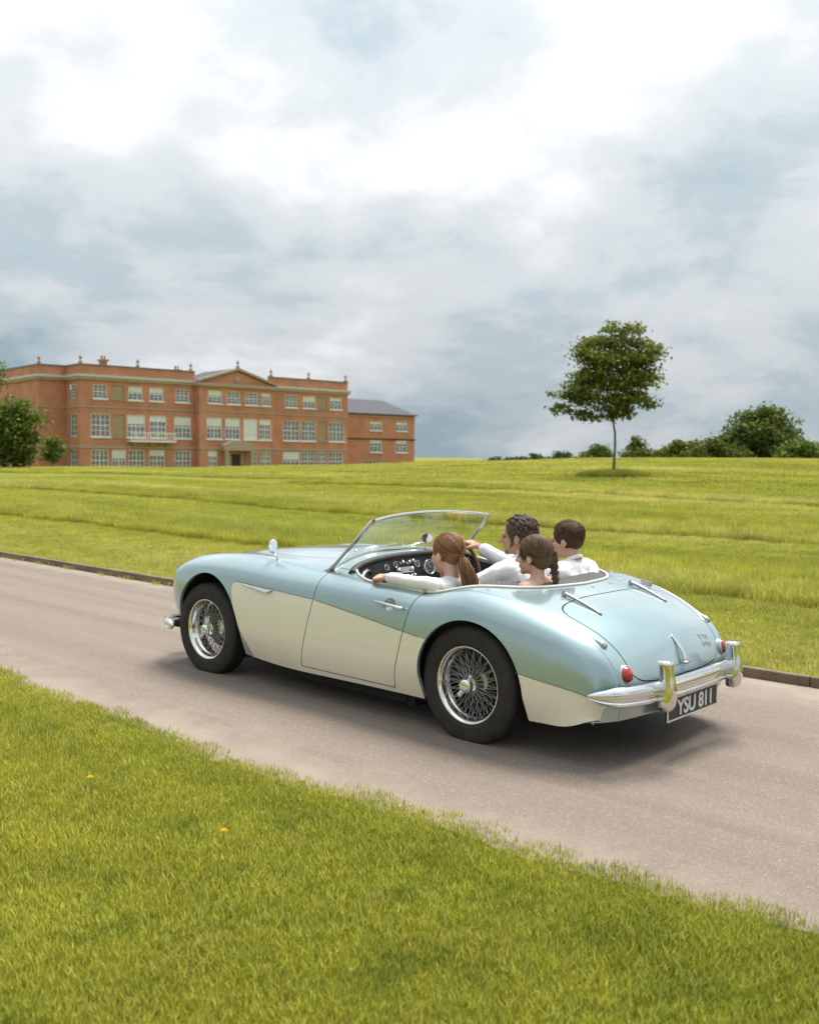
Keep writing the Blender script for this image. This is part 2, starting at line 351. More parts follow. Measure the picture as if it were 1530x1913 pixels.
# verge beyond the drive, mown
scatter(-6, 40, -5.5, -1.72, .15, [0, 1, 2], .9, 1.5, lambda x, y, D, L: (y < np.array([road_far(q) for q in x])-.09) & (D < 30))
def wob(x): return .12*np.sin(x*.7)+.07*np.sin(x*1.9+1)
lng = lambda x, y: ((y < -5.5+wob(x)) & (y > -8.6+.4*np.sin(x*.3))) | ((y < -12.55+wob(x+3)) & (y > -17.0)) | ((y < -24.5+wob(x)) & (y > -29))
scatter(-6, 34, -12.6, -5.3, .17, [3, 4], .8, 1.35, lambda x, y, D, L: lng(x, y) & (D < 34))
scatter(-6, 34, -12.6, -5.3, .2, [0, 1, 2], 1.0, 1.7, lambda x, y, D, L: ~lng(x, y) & (D < 34))
scatter(-10, 75, -32, -12.3, .30, [3, 4], 1.0, 1.7, lambda x, y, D, L: lng(x, y) & (D < 46))
scatter(-10, 75, -32, -12.3, .42, [5, 6], .7, 1.2, lambda x, y, D, L: ~lng(x, y) & (D < 60))
scatter(20, 80, -12.6, -1.9, .45, [5, 6], .6, 1.1, lambda x, y, D, L: (D >= 28) & (D < 62))
scatter(-10, 130, -110, -29, .9, [5, 6], 1.2, 2.2, lambda x, y, D, L: (D < 100) & (D > 20))
PT = np.concatenate(PT)
def instancer(name, pts):
    me = bpy.data.meshes.new(name); me.vertices.add(len(pts)); me.vertices.foreach_set('co', pts[:, :3].astype(np.float32).ravel())
    for an, ty, val in (('kind_id', 'INT', pts[:, 3].astype(np.int32)), ('size', 'FLOAT', pts[:, 4].astype(np.float32)), ('turn', 'FLOAT', pts[:, 5].astype(np.float32))):
        a = me.attributes.new(an, ty, 'POINT'); a.data.foreach_set('value', val)
    o = link(name, me); ng = bpy.data.node_groups.new(name+'_nodes', 'GeometryNodeTree')
    ng.interface.new_socket('Geometry', in_out='INPUT', socket_type='NodeSocketGeometry'); ng.interface.new_socket('Geometry', in_out='OUTPUT', socket_type='NodeSocketGeometry')
    n = ng.nodes; l = ng.links; gi = n.new('NodeGroupInput'); go = n.new('NodeGroupOutput'); m2p = n.new('GeometryNodeMeshToPoints'); ci = n.new('GeometryNodeCollectionInfo'); ip = n.new('GeometryNodeInstanceOnPoints')
    ci.inputs[0].default_value = tcol; ci.inputs[1].default_value = True; ci.inputs[2].default_value = True
    def at(nm, ty):
        q = n.new('GeometryNodeInputNamedAttribute'); q.data_type = ty; q.inputs[0].default_value = nm; return q.outputs[0]
    cb = n.new('ShaderNodeCombineXYZ'); l.new(at('turn', 'FLOAT'), cb.inputs[2])
    l.new(gi.outputs[0], m2p.inputs[0]); l.new(m2p.outputs[0], ip.inputs['Points']); l.new(ci.outputs[0], ip.inputs['Instance']); ip.inputs['Pick Instance'].default_value = True
    l.new(at('kind_id', 'INT'), ip.inputs['Instance Index']); l.new(cb.outputs[0], ip.inputs['Rotation']); l.new(at('size', 'FLOAT'), ip.inputs['Scale']); l.new(ip.outputs[0], go.inputs[0])
    md = o.modifiers.new('scatter', 'NODES'); md.node_group = ng; return o
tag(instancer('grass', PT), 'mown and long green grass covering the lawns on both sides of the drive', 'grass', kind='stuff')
print('tufts', len(PT))
# dandelions in the near lawn
mpet = mat('dandelion_petal', (.75, .52, .02), .7); mstem = mat('dandelion_stem', (.16, .22, .05), .7)
for (u_, v_, lab) in ((170, 1478, 'yellow dandelion in the near lawn, left below the drive'), (420, 1582, 'small yellow dandelion low in the middle of the near lawn')):
    d = _f+_r2*(u_-765)/FPX-_u2*(v_-956.5)/FPX; k = -CAM[2]/d[2]; q = CAM+k*d
    fl = empty('dandelion', (q[0], q[1], 0)); tag(fl, lab, 'flower')
    MB().tube([(0, 0, -.01), (.004, 0, .03), (.002, .003, .058)], .0018, 6).build('stem', mstem, fl)
    hd = MB()
    for k in range(34):
        a = k*2.4; el = .2+.9*(k/34); hd.tube([(0, 0, 0), (.016*math.cos(a)*math.cos(el), .016*math.sin(a)*math.cos(el), .016*math.sin(el))], [.0035, .001], 4)
    h_ = hd.build('flower_head', mpet, fl); h_.location = (.002, .003, .058)
# ---------------------------------------------------------------- country house
mbrick = bpy.data.materials.new('brickwork'); mbrick.use_nodes = True; t = mbrick.node_tree; b = t.nodes['Principled BSDF']; lk = t.links
tcb = t.nodes.new('ShaderNodeTexCoord'); sp = t.nodes.new('ShaderNodeSeparateXYZ'); lk.new(tcb.outputs['Object'], sp.inputs[0])
ax = t.nodes.new('ShaderNodeMath'); ax.operation = 'ADD'; lk.new(sp.outputs[0], ax.inputs[0]); lk.new(sp.outputs[1], ax.inputs[1])
cbn = t.nodes.new('ShaderNodeCombineXYZ'); lk.new(ax.outputs[0], cbn.inputs[0]); lk.new(sp.outputs[2], cbn.inputs[1])
bt = t.nodes.new('ShaderNodeTexBrick'); lk.new(cbn.outputs[0], bt.inputs[0]); bt.inputs['Scale'].default_value = 1.0; bt.inputs['Brick Width'].default_value = .23; bt.inputs['Row Height'].default_value = .075; bt.inputs['Mortar Size'].default_value = .008
bt.inputs['Color1'].default_value = (.47, .175, .098, 1); bt.inputs['Color2'].default_value = (.57, .235, .138, 1); bt.inputs['Mortar'].default_value = (.48, .31, .21, 1)
nzb = t.nodes.new('ShaderNodeTexNoise'); nzb.inputs['Scale'].default_value = .5; nzb.inputs['Detail'].default_value = 6; lk.new(tcb.outputs['Object'], nzb.inputs[0])
hs = t.nodes.new('ShaderNodeHueSaturation'); mrb = t.nodes.new('ShaderNodeMapRange'); mrb.inputs[1].default_value = .3; mrb.inputs[2].default_value = .7; mrb.inputs[3].default_value = .82; mrb.inputs[4].default_value = 1.15
lk.new(nzb.outputs[0], mrb.inputs[0]); lk.new(mrb.outputs[0], hs.inputs['Value']); lk.new(bt.outputs[0], hs.inputs['Color']); lk.new(hs.outputs[0], b.inputs['Base Color']); b.inputs['Roughness'].default_value = .9
bpn = t.nodes.new('ShaderNodeBump'); bpn.inputs['Strength'].default_value = .4; bpn.inputs['Distance'].default_value = .01; lk.new(bt.outputs['Fac'], bpn.inputs['Height']); bpn.invert = True; lk.new(bpn.outputs[0], b.inputs['Normal'])
mstone = mat('pale_stone', (.42, .34, .25), .85, col2=(.34, .27, .19), vscale=1.2, bump=.2, bscale=12)
mpale = mat('painted_cornice', (.56, .51, .44), .7, var=.06, vscale=2)
mbuff = mat('blind_window_render', (.42, .31, .19), .9, col2=(.34, .25, .15), vscale=2)
mwhite = mat('white_joinery', (.78, .77, .74), .5, var=.04, vscale=3)
mslate = mat('slate', (.10, .10, .115), 1.0, col2=(.15, .145, .16), vscale=3, spec=.05)
mglass = mat('window_glass', (.20, .195, .195), .08, spec=.9, var=.3, vscale=.9)
mblind = mat('window_blind', (.74, .73, .70), .8, var=.05, vscale=2)
mdoor = mat('dark_door', (.035, .025, .02), .5)
mlead = mat('lead_flashing', (.16, .165, .17), .6, var=.15, vscale=2)
D0, L0 = 123.0, -41.03; dL, dD = .75561, .65502
hp = gp(L0, D0); hdir = dL*RX+dD*FX; HB = -1.45
house = empty('country_house', (hp[0], hp[1], HB), math.atan2(hdir[1], hdir[0])); tag(house, 'long three-storey red brick country house with central pediment and white sash windows', 'house')
hz = lambda z: z-HB
def holed_wall(name, u0, u1, z0, z1, off, holes, depth=.22, mt_=None, axis='u'):
    """front wall with real openings; local x along the facade, local y away from the viewer"""
    xs_ = sorted({u0, u1, *[h[0] for h in holes], *[h[1] for h in holes]}); zs_ = sorted({z0, z1, *[h[2] for h in holes], *[h[3] for h in holes]})
    m = MB()
    for i in range(len(xs_)-1):
        for j in range(len(zs_)-1):
            a, c_, e, g_ = xs_[i], xs_[i+1], zs_[j], zs_[j+1]; mx_, mz_ = (a+c_)/2, (e+g_)/2
            if any(h[0] < mx_ < h[1] and h[2] < mz_ < h[3] for h in holes): continue
            m.add([(a, off, e), (c_, off, e), (c_, off, g_), (a, off, g_)], [(0, 1, 2, 3)])
    for (a, c_, e, g_) in holes:
        y2 = off+depth
        m.add([(a, off, e), (c_, off, e), (c_, off, g_), (a, off, g_), (a, y2, e), (c_, y2, e), (c_, y2, g_), (a, y2, g_)], [(0, 4, 5, 1), (1, 5, 6, 2), (2, 6, 7, 3), (3, 7, 4, 0)])
    return m.build(name, mt_ or mbrick, house)
def window(a, c_, e, g_, off, cols=3, rows=4, blind=0.0, sill=True):
    m = MB(); y = off+.13; fw_ = .10
    m.box(((a+c_)/2, y, e+fw_/2), (c_-a, .10, fw_)); m.box(((a+c_)/2, y, g_-fw_/2), (c_-a, .10, fw_))
    m.box((a+fw_/2, y, (e+g_)/2), (fw_, .10, g_-e-2*fw_)); m.box((c_-fw_/2, y, (e+g_)/2), (fw_, .10, g_-e-2*fw_))
    for k in range(1, cols): m.box((a+fw_+(c_-a-2*fw_)*k/cols, y+.01, (e+g_)/2), (.065 if (cols % 2 or k != cols//2) else .11, .06, g_-e-2*fw_))
    for k in range(1, rows): m.box(((a+c_)/2, y+.012, e+fw_+(g_-e-2*fw_)*k/rows), (c_-a-2*fw_, .06, .06 if k != rows//2 else .11))
    wn = m.build('window', mwhite, house)
    q = MB(); yg = y+.06; q.add([(a, yg, e), (c_, yg, e), (c_, yg, g_), (a, yg, g_)], [(0, 1, 2, 3)]); q.build('pane', mglass, wn)
    if blind:
        q = MB(); q.box(((a+c_)/2, yg-.011, g_-fw_-(g_-e-2*fw_)*blind/2), (c_-a-2*fw_, .006, (g_-e-2*fw_)*blind)); q.build('blind', mblind, wn)
    if sill:
        q = MB(); q.box(((a+c_)/2, off-.03, e-.09), (c_-a+.24, .30, .16)); q.build('sill', mwhite, wn)
rw = random.Random(3)
Z2, Z1, Z0 = (hz(8.35), hz(10.1)), (hz(3.55), hz(6.45)), (hz(-.85), hz(1.95))
L2 = [(1.73, 3.6), (6.4, 8.35), (9.3, 11.3), (13.05, 15.05)]; L2b = [(4.1, 5.8)]
L1 = [(1.4, 3.95), (6.2, 8.7), (9.35, 11.7), (12.85, 15.3)]; L1b = [(4.25, 5.85)]
L0w = [(1.4, 3.7), (4.15, 6.05), (6.4, 8.6), (9.25, 11.5), (12.9, 15.3)]
def block(u0, u1, off, wins, blinds, extra=[], zt=hz(10.65)):
    holes = [(a, c_, z[0], z[1]) for (ws, z) in wins for (a, c_) in ws]+[(a, c_, z[0], z[1]) for (ws, z) in blinds for (a, c_) in ws]+extra
    holed_wall('wall', u0, u1, 0, zt, off, holes)
    for ws, z in wins:
        for (a, c_) in ws:
            window(a, c_, z[0], z[1], off, 4 if z is Z1 or z is Z0 else 3, 4, blind=rw.choice([0, 0, 0, .25, .4]))
    for ws, z in blinds:
        for (a, c_) in ws:
            q = MB(); q.add([(a, off+.12, z[0]), (c_, off+.12, z[0]), (c_, off+.12, z[1]), (a, off+.12, z[1])], [(0, 1, 2, 3)]); q.build('blind_window', mbuff, house)
            q = MB(); q.box(((a+c_)/2, off-.02, z[0]-.08), (c_-a+.2, .26, .14)); q.build('sill', mstone, house)
block(0, 15.9, 0, [(L2, Z2), (L1, Z1), (L0w, Z0)], [(L2b, Z2), (L1b, Z1)])
OC = -1.2
C2 = [(17.2, 19.35), (20.1, 22.2), (23.0, 25.1), (25.6, 27.1)]; C1 = [(17.0, 19.35), (19.85, 22.2), (25.3, 27.2)]
C0 = [(17.2, 18.6), (23.7, 25.0), (25.5, 27.2)]
block(15.9, 27.6, OC, [(C2, Z2), (C1, Z1), (C0, Z0)], [], [(22.75, 25.0, *Z1), (20.7, 22.1, 0.02, hz(1.5))])
window(22.75, 25.0, Z1[0], Z1[1], OC, 2, 4, blind=1.0)                                   # the one with its blind right down
R2 = [(30.4, 32.5), (33.5, 35.8), (38.4, 40.6)]; R2b = [(36.15, 37.8)]; R1 = [(30.05, 32.95), (33.25, 35.8), (38.2, 41.1)]; R1b = [(36.3, 37.8)]
R0 = [(30.05, 32.95), (33.25, 35.6), (35.95, 37.8), (38.2, 40.9)]
block(27.6, 41.7, 0, [(R2, Z2), (R1, Z1), (R0, Z0)], [(R2b, Z2), (R1b, Z1)])
# returns, stepped left end and back, roof deck behind the parapet
m = MB()
def vwall(p, q, z0, z1): m.add([(p[0], p[1], z0), (q[0], q[1], z0), (q[0], q[1], z1), (p[0], p[1], z1)], [(0, 1, 2, 3)])
ZT = hz(10.65)
for p, q in (((-3.5, 4.4), (0, 4.4)), ((15.9, 0), (15.9, OC)), ((27.6, OC), (27.6, 0)), ((41.7, 0), (41.7, 18)), ((41.7, 18), (-3.5, 22)), ((-3.5, 22), (-3.5, 4.4))): vwall(p, q, 0, ZT)
m.build('side_wall', mbrick, house)
hl = [(1.0, 2.9)]
m = MB()                                                                                  # left return with its two side windows
LW = [(1.2, 3.0, *Z2), (1.0, 3.2, *Z1), (1.0, 3.2, *Z0)]
zs_ = sorted({0, ZT, *[q for h in LW for q in h[2:]]}); ys_ = sorted({0, 4.4, *[q for h in LW for q in h[:2]]})
for i in range(len(ys_)-1):
    for j in range(len(zs_)-1):
        a, c_, e, g_ = ys_[i], ys_[i+1], zs_[j], zs_[j+1]
        if any(h[0] < (a+c_)/2 < h[1] and h[2] < (e+g_)/2 < h[3] for h in LW): continue
        m.add([(0, c_, e), (0, a, e), (0, a, g_), (0, c_, g_)], [(0, 1, 2, 3)])
m.build('wall', mbrick, house)
for (a, c_, e, g_) in LW:
    m = MB(); m.box((.14, a+.06, (e+g_)/2), (.1, .12, g_-e)); m.box((.14, c_-.06, (e+g_)/2), (.1, .12, g_-e)); m.box((.14, (a+c_)/2, e+.06), (.1, c_-a-.24, .12)); m.box((.14, (a+c_)/2, g_-.06), (.1, c_-a-.24, .12))
    for k in (1, 2, 3): m.box((.15, (a+c_)/2, e+(g_-e)*k/4), (.06, c_-a-.24, .06))
    m.box((.152, (a+c_)/2, (e+g_)/2), (.06, .06, g_-e-.24)); wn = m.build('window', mwhite, house)
    MB().add([(.2, c_, e), (.2, a, e), (.2, a, g_), (.2, c_, g_)], [(0, 1, 2, 3)]).build('pane', mglass, wn)
PATHS = [[(-3.5, 20), (-3.5, 4.4), (0, 4.4), (0, 0), (15.9, 0)], [(27.6, 0), (41.7, 0), (41.7, 17)]]
PATHS_C = [(15.9, 0), (15.9, OC), (27.6, OC), (27.6, 0)]
def band(name, path, z0, z1, proud, mtx, thick=.35):
    m = MB(); P = [Vector((p[0], p[1], 0)) for p in path]
    def nrm(a, c_): e = (c_-a).normalized(); return Vector((e.y, -e.x, 0))
    outp, inn = [], []
    for i, p in enumerate(P):
        n_ = Vector((0, 0, 0)); k = 0
        ns = []
        if i > 0: ns.append(nrm(P[i-1], p))
        if i < len(P)-1: ns.append(nrm(p, P[i+1]))
        if len(ns) == 2: n_ = (ns[0]+ns[1])/max(.2, 1+ns[0].dot(ns[1]))
        else: n_ = ns[0]
        outp.append(p+n_*proud); inn.append(p-n_*thick)
    for i in range(len(P)-1):
        a, c_, e, g_ = outp[i], outp[i+1], inn[i+1], inn[i]
        V = [(q.x, q.y, z) for z in (z0, z1) for q in (a, c_, e, g_)]
        m.add(V, [(0, 3, 2, 1), (4, 5, 6, 7), (0, 1, 5, 4), (1, 2, 6, 5), (2, 3, 7, 6), (3, 0, 4, 7)])
    return m.build(name, mtx, house)
for pth in PATHS:
    band('parapet', pth, hz(11.32), hz(12.45), -.02, mbrick); band('coping', pth, hz(12.452), hz(12.6), .10, mlead)
    band('cornice', pth, hz(11.0), hz(11.318), .36, mpale); band('cornice', pth, hz(10.66), hz(10.998), .25, mstone)
    band('string_course', pth, hz(7.2), hz(7.4), .09, mstone); band('string_course', pth, hz(2.12), hz(2.42), .09, mstone)
band('cornice', PATHS_C, hz(10.64), hz(11.1), .38, mstone); band('string_course', PATHS_C, hz(7.22), hz(7.42), .085, mstone); band('string_course', PATHS_C, hz(2.14), hz(2.44), .085, mstone)
# pediment
m = MB(); u0, u1, uc, zb, za = 15.55, 27.95, 21.75, hz(11.1), hz(13.0)
m.add([(u0+.3, OC-.05, zb), (u1-.3, OC-.05, zb), (uc, OC-.05, za-.15)], [(0, 1, 2)]); m.build('tympanum', mbrick, house)
for (a, c_) in ((u0, uc), (uc, u1)):
    m = MB(); za_, zc_ = (zb, za) if a == u0 else (za, zb)
    V = [(a, OC-.45, za_), (c_, OC-.45, zc_), (c_, OC-.45, zc_+.32), (a, OC-.45, za_+.32)]; V += [(p[0], OC+.2, p[2]) for p in V]
    m.add(V, [(0, 1, 2, 3), (7, 6, 5, 4), (0, 4, 5, 1), (3, 2, 6, 7), (0, 3, 7, 4), (1, 5, 6, 2)]); m.build('raking_cornice', mstone, house)
m = MB(); m.lathe([(0, .12), (.42, .1), (.52, 0)], 20, Matrix.Translation((uc, OC-.06, hz(11.85))) @ Matrix.Rotation(R(90), 4, 'X')); m.build('medallion', mstone, house)
m = MB()
m.add([(u0, OC, zb), (u1, OC, zb), (uc, OC, za+.3), (u0, 8, zb), (u1, 8, zb), (uc, 8, za+.3)], [(0, 2, 5, 3), (1, 4, 5, 2), (3, 5, 4)]); m.build('pediment_roof', mslate, house)
m = MB(); m.add([(-3.4, 4.5, hz(11.4)), (.1, 4.5, hz(11.4)), (.1, .2, hz(11.4)), (41.5, .2, hz(11.4)), (41.5, 17.9, hz(11.4)), (-3.4, 21.8, hz(11.4))], [(0, 1, 2, 3, 4, 5)]); m.build('roof', mlead, house)
# balcony on the left block
bal = MB(); bal.box((9.3, -.65, hz(3.05)), (6.4, 1.3, .2)); bo = bal.build('balcony', mwhite, house)
for k in range(17): MB().box((6.2+k*.3875, -1.2, hz(3.62)), (.09, .09, .94)).build('baluster', mwhite, bo)
MB().box((9.3, -1.2, hz(4.15)), (6.4, .14, .11)).build('handrail', mwhite, bo)
for sx in (6.2, 12.4): MB().box((sx, -.62, hz(4.15)), (.1, 1.0, .1)).build('handrail', mwhite, bo)
for sx in (7.0, 9.3, 11.6): MB().box((sx, -.4, hz(2.72)), (.28, .75, .44)).build('bracket', mstone, bo)
# entrance portico
por = MB(); por.box((19.4, -2.3, hz(.3)), (.5, .5, 3.4)); por.build('portico_column', mstone, house); por = MB(); por.box((23.3, -2.3, hz(.3)), (.5, .5, 3.4)); por.build('portico_column', mstone, house)
m = MB(); m.box((21.35, -1.95, hz(2.25)), (4.9, 1.3, .5)); m.build('portico_entablature', mstone, house)
m = MB(); pts = [(21.35+2.35*math.cos(a), hz(2.5)+.85*math.sin(a)) for a in np.linspace(math.pi, 0, 15)]
V = [(p[0], -2.55, p[1]) for p in pts]+[(p[0], -1.3, p[1]) for p in pts]; n = len(pts)
m.add(V, [tuple(range(n))[::-1]]+[(i, i+1, n+i+1, n+i) for i in range(n-1)]); m.build('portico_hood', mstone, house)
MB().box((21.4, OC+.12, hz(.03)), (1.38, .06, 2.9)).build('door', mdoor, house)
for a in (20.45, 22.35): MB().box((a, -1.35, hz(.1)), (.4, .28, 3.2)).build('door_jamb', mstone, house)
# urns on the parapet, chimney stacks behind it
def urn(u, off, z0):
    m = MB(); m.box((u, off, z0+.15), (.36, .36, .30)); m.lathe([(.08, .30), (.07, .42), (.20, .70), (.22, .85), (.16, .9), (.10, 1.0), (0, 1.2)], 14, Matrix.Translation((u, off, z0))); m.build('urn', mstone, house, angle=40)
for u, o_ in ((-3.3, 4.6), (.2, .2), (7.8, .2), (15.4, .2), (28.1, .2), (34.6, .2), (41.4, .2)): urn(u, o_, hz(12.6))
urn(21.75, OC-.1, za+.3)
for u, o_, hh in ((7.0, 9.0, 2.5), (18.2, 9.5, 1.9)):
    m = MB(); m.box((u, o_, hz(11.4)+hh/2), (.8, .8, hh)); m.box((u, o_, hz(11.4)+hh+.11), (1.2, 1.2, .22)); ch = m.build('chimney', mbrick, house)
    for dx in (-.2, .2): MB().lathe([(.13, 0), (.10, .4), (.14, .42), (.14, .5), (0, .5)], 12, Matrix.Translation((u+dx, o_, hz(11.4)+hh+.22))).build('chimney_pot', mat('terracotta', (.35, .13, .06), .9), ch)
# lower service wing at the right
ann = empty('brick_annex', (hp[0], hp[1], HB), math.atan2(hdir[1], hdir[0])); tag(ann, 'lower red brick wing with hipped slate roof at the right end of the house', 'house')
_h = house; house = ann
AW = [(49.3, 51.75), (54.7, 57.1)]; ZA2, ZA1, ZA0 = (hz(5.55), hz(7.0)), (hz(2.05), hz(4.0)), (hz(-1.0), hz(.7))
holed_wall('wall', 41.75, 58.7, 0, hz(8.1), 4, [(a, c_, *z) for (a, c_) in AW for z in (ZA2, ZA1)]+[(48.2, 51.6, *ZA0), (54.7, 57.1, *ZA0)])
for (a, c_) in AW:
    for z in (ZA2, ZA1): window(a, c_, z[0], z[1], 4, 3, 4, blind=.25)
for (a, c_) in ((48.2, 51.6), (54.7, 57.1)): window(a, c_, ZA0[0], ZA0[1], 4, 4, 3)
m = MB(); vwall((58.7, 4), (58.7, 14), 0, hz(8.1)); vwall((58.7, 14), (41.75, 14), 0, hz(8.1)); m.build('side_wall', mbrick, house)
m = MB(); m.box((50.2, 3.93, hz(4.15)), (17.3, .16, .2)); m.build('string_course', mdoor, house); m = MB(); m.box((50.2, 3.9, hz(7.75)), (17.3, .22, .16)); m.build('string_course', mstone, house)
m = MB(); e = hz(8.1); rz_ = hz(10.75); V = [(41.75, 3.6, e), (59.1, 3.6, e), (59.1, 14.4, e), (41.75, 14.4, e), (41.75, 9, rz_), (55.6, 9, rz_), (41.75, 3.6, e+.14), (59.1, 3.6, e+.14), (59.1, 14.4, e+.14), (41.75, 14.4, e+.14)]
m.add(V, [(6, 7, 5, 4), (7, 8, 5), (8, 9, 4, 5), (0, 1, 7, 6), (1, 2, 8, 7), (3, 2, 1, 0)]); m.build('roof', mslate, house)
house = _h

# ---------------------------------------------------------------- trees
def leaf_mat(name, c1, c2, c3):
    m = bpy.data.materials.new(name); m.use_nodes = True; t = m.node_tree; b = t.nodes['Principled BSDF']; g = t.nodes.new('ShaderNodeNewGeometry')
    cr_ = t.nodes.new('ShaderNodeValToRGB'); cr_.color_ramp.elements[0].color = c1+(1,); cr_.color_ramp.elements[1].color = c3+(1,); e = cr_.color_ramp.elements.new(.55); e.color = c2+(1,)
    t.links.new(g.outputs['Random Per Island'], cr_.inputs[0]); t.links.new(cr_.outputs[0], b.inputs['Base Color']); b.inputs['Roughness'].default_value = .6; b.inputs['Specular IOR Level'].default_value = .25
    tr = t.nodes.new('ShaderNodeBsdfTranslucent'); t.links.new(cr_.outputs[0], tr.inputs[0]); ms = t.nodes.new('ShaderNodeMixShader'); ms.inputs[0].default_value = .3
    t.links.new(b.outputs[0], ms.inputs[1]); t.links.new(tr.outputs[0], ms.inputs[2]); t.links.new(ms.outputs[0], t.nodes['Material Output'].inputs[0]); return m
mleafA = leaf_mat('maple_leaf', (.085, .112, .014), (.150, .180, .022), (.29, .30, .05))
mleafB = leaf_mat('oak_leaf', (.066, .092, .018), (.108, .145, .024), (.19, .22, .04))
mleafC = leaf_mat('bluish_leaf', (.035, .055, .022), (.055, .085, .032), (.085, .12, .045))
mleafD = leaf_mat('bright_leaf', (.07, .11, .014), (.12, .17, .02), (.20, .25, .035))
mbark = mat('bark', (.11, .088, .063), .95, col2=(.19, .155, .12), vscale=9, bump=.8, bscale=25)
def make_tree(name, label, base, blobs, nleaf, leaf, lm, trunk_top, trunk_r, group=None, seed=1, core=.55, flat=.8, per=38, sv=.55, sh=.22):
    """blobs: (right, height, depth, radius) in metres about the base, spread round a tapered trunk with limbs"""
    rr = np.random.default_rng(seed); root = empty(name, base); tag(root, label, 'tree', group)
    def wp(l, d, h): v = l*RX+d*FX; return np.array([v[0], v[1], h])
    m = MB(); q = random.Random(seed)
    pts = [wp(0, 0, -.3)]+[wp(q.uniform(-.04, .04)*trunk_top, q.uniform(-.04, .04)*trunk_top, trunk_top*k/4) for k in range(1, 5)]
    m.tube(pts, [trunk_r*1.25, trunk_r, trunk_r*.9, trunk_r*.8, trunk_r*.62], 10); tr_ = m.build('trunk', mbark, root, smooth=True)
    m = MB()
    for (l, h, d, r_) in blobs:
        A = pts[-1] if h > trunk_top*.9 else pts[-2]; B = wp(l, d, h); mid = A*.5+B*.5+np.array([q.uniform(-.12, .12)*r_*2, q.uniform(-.12, .12)*r_*2, -.1*r_])
        m.tube([A, mid, B], [trunk_r*.45, trunk_r*.28, trunk_r*.08], 6, caps=False)
        for k in range(3):
            e = rr.normal(size=3); e /= np.linalg.norm(e); m.tube([mid*.35+B*.65, B+e*r_*.75], [trunk_r*.12, trunk_r*.03], 5, caps=False)
    m.build('limbs', mbark, tr_, smooth=True)
    wts = np.array([b_[3]**2 for b_ in blobs]); wts = wts/wts.sum(); cnt = (wts*nleaf).astype(int); CC = []
    for (l, h, d, r_), n in zip(blobs, cnt):
        ncl = max(5, n//per); c0 = wp(l, d, h)
        v = rr.normal(size=(ncl, 3)); v /= np.linalg.norm(v, axis=1)[:, None]
        rad = r_*(core+(1-core)*rr.random(ncl)**.6)*(.82+.36*rr.random(ncl)); cc = c0+v*rad[:, None]*np.array([1, 1, flat])
        idx = rr.integers(0, ncl, n); sp_ = r_*sh+leaf*.6
        CC.append(cc[idx]+rr.normal(size=(n, 3))*np.array([sp_, sp_, sp_*sv]))
    P = np.concatenate(CC); n = len(P); nrm = rr.normal(size=(n, 3))+np.array([0, 0, .9]); nrm /= np.linalg.norm(nrm, axis=1)[:, None]
    a = np.cross(nrm, rr.normal(size=(n, 3))); a /= np.linalg.norm(a, axis=1)[:, None]; b_ = np.cross(nrm, a); s = leaf*(.6+.8*rr.random(n))[:, None]
    Vv = np.stack([P-a*s*.5, P+b_*s*.36+nrm*s*.08, P+a*s*.6, P-b_*s*.36+nrm*s*.08], 1).reshape(-1, 3)
    me = bpy.data.meshes.new('crown'); me.vertices.add(4*n); me.vertices.foreach_set('co', Vv.astype(np.float32).ravel()); me.loops.add(4*n); me.loops.foreach_set('vertex_index', np.arange(4*n, dtype=np.int32)); me.polygons.add(n); me.polygons.foreach_set('loop_start', np.arange(0, 4*n, 4, dtype=np.int32)); me.update(); me.validate()
    link('crown', me, lm, root); return root
def px_blobs(cx_, by, k, lst, seed=2):
    q = random.Random(seed); return [((x-cx_)/k, (by-y)/k, q.uniform(-.5, .5)*r_/k, r_/k) for (x, y, r_) in lst]
def gbase(x, D, dz=0): L = (x-765)/FPX*D; p = gp(L, D); return (p[0], p[1], float(ground_z(p[0], p[1]))+dz)
k50 = FPX/50
lone = px_blobs(1145, 893, k50, [(1128, 640, 34), (1160, 648, 34), (1190, 668, 30), (1100, 672, 32), (1140, 690, 44), (1185, 705, 36), (1085, 712, 32), (1060, 738, 26), (1110, 738, 34), (1150, 742, 32), (1195, 745, 22), (1042, 772, 16), (1080, 772, 24), (1125, 768, 20), (1155, 778, 20), (1172, 762, 18), (1137, 618, 16), (1196, 652, 24), (1207, 690, 22), (1080, 660, 20), (1170, 625, 20), (1165, 735, 34)])
make_tree('lawn_tree', 'lone round-crowned young tree standing by itself on the open lawn', gbase(1145, 50), lone, 14000, .165, mleafA, 3.0, .07, seed=5, core=.35, per=75, sv=.36, sh=.26)
# long grass round its stem, enlarged to serve as its shadow patch too
pr = []; q_ = np.random.default_rng(3); bx_ = gbase(1145, 50)
for k in range(800):
    a, r_ = q_.uniform(0, 6.283), 1.6*math.sqrt(q_.random()); pr.append((bx_[0]+r_*math.cos(a), bx_[1]+r_*math.sin(a), bx_[2], q_.integers(3, 5), q_.uniform(1.5, 3.0)*(1.15-.4*r_/1.6), q_.uniform(0, 6.28)))
tag(instancer('long_grass', np.array(pr)), 'ring of long grass, also the shadow patch, round the stem of the lone tree', 'grass', kind='stuff')
kd = lambda D: FPX/D
G_ = 'trees along the skyline'
make_tree('broad_tree', 'broad dark green tree, the largest on the right skyline', gbase(1425, 150), px_blobs(1425, 868, kd(150), [(1400, 790, 32), (1440, 785, 34), (1420, 810, 36), (1375, 815, 24), (1465, 812, 30), (1380, 838, 26), (1425, 840, 30), (1420, 772, 18)]), 9000, .55, mleafB, 5, .5, G_, 8, .4)
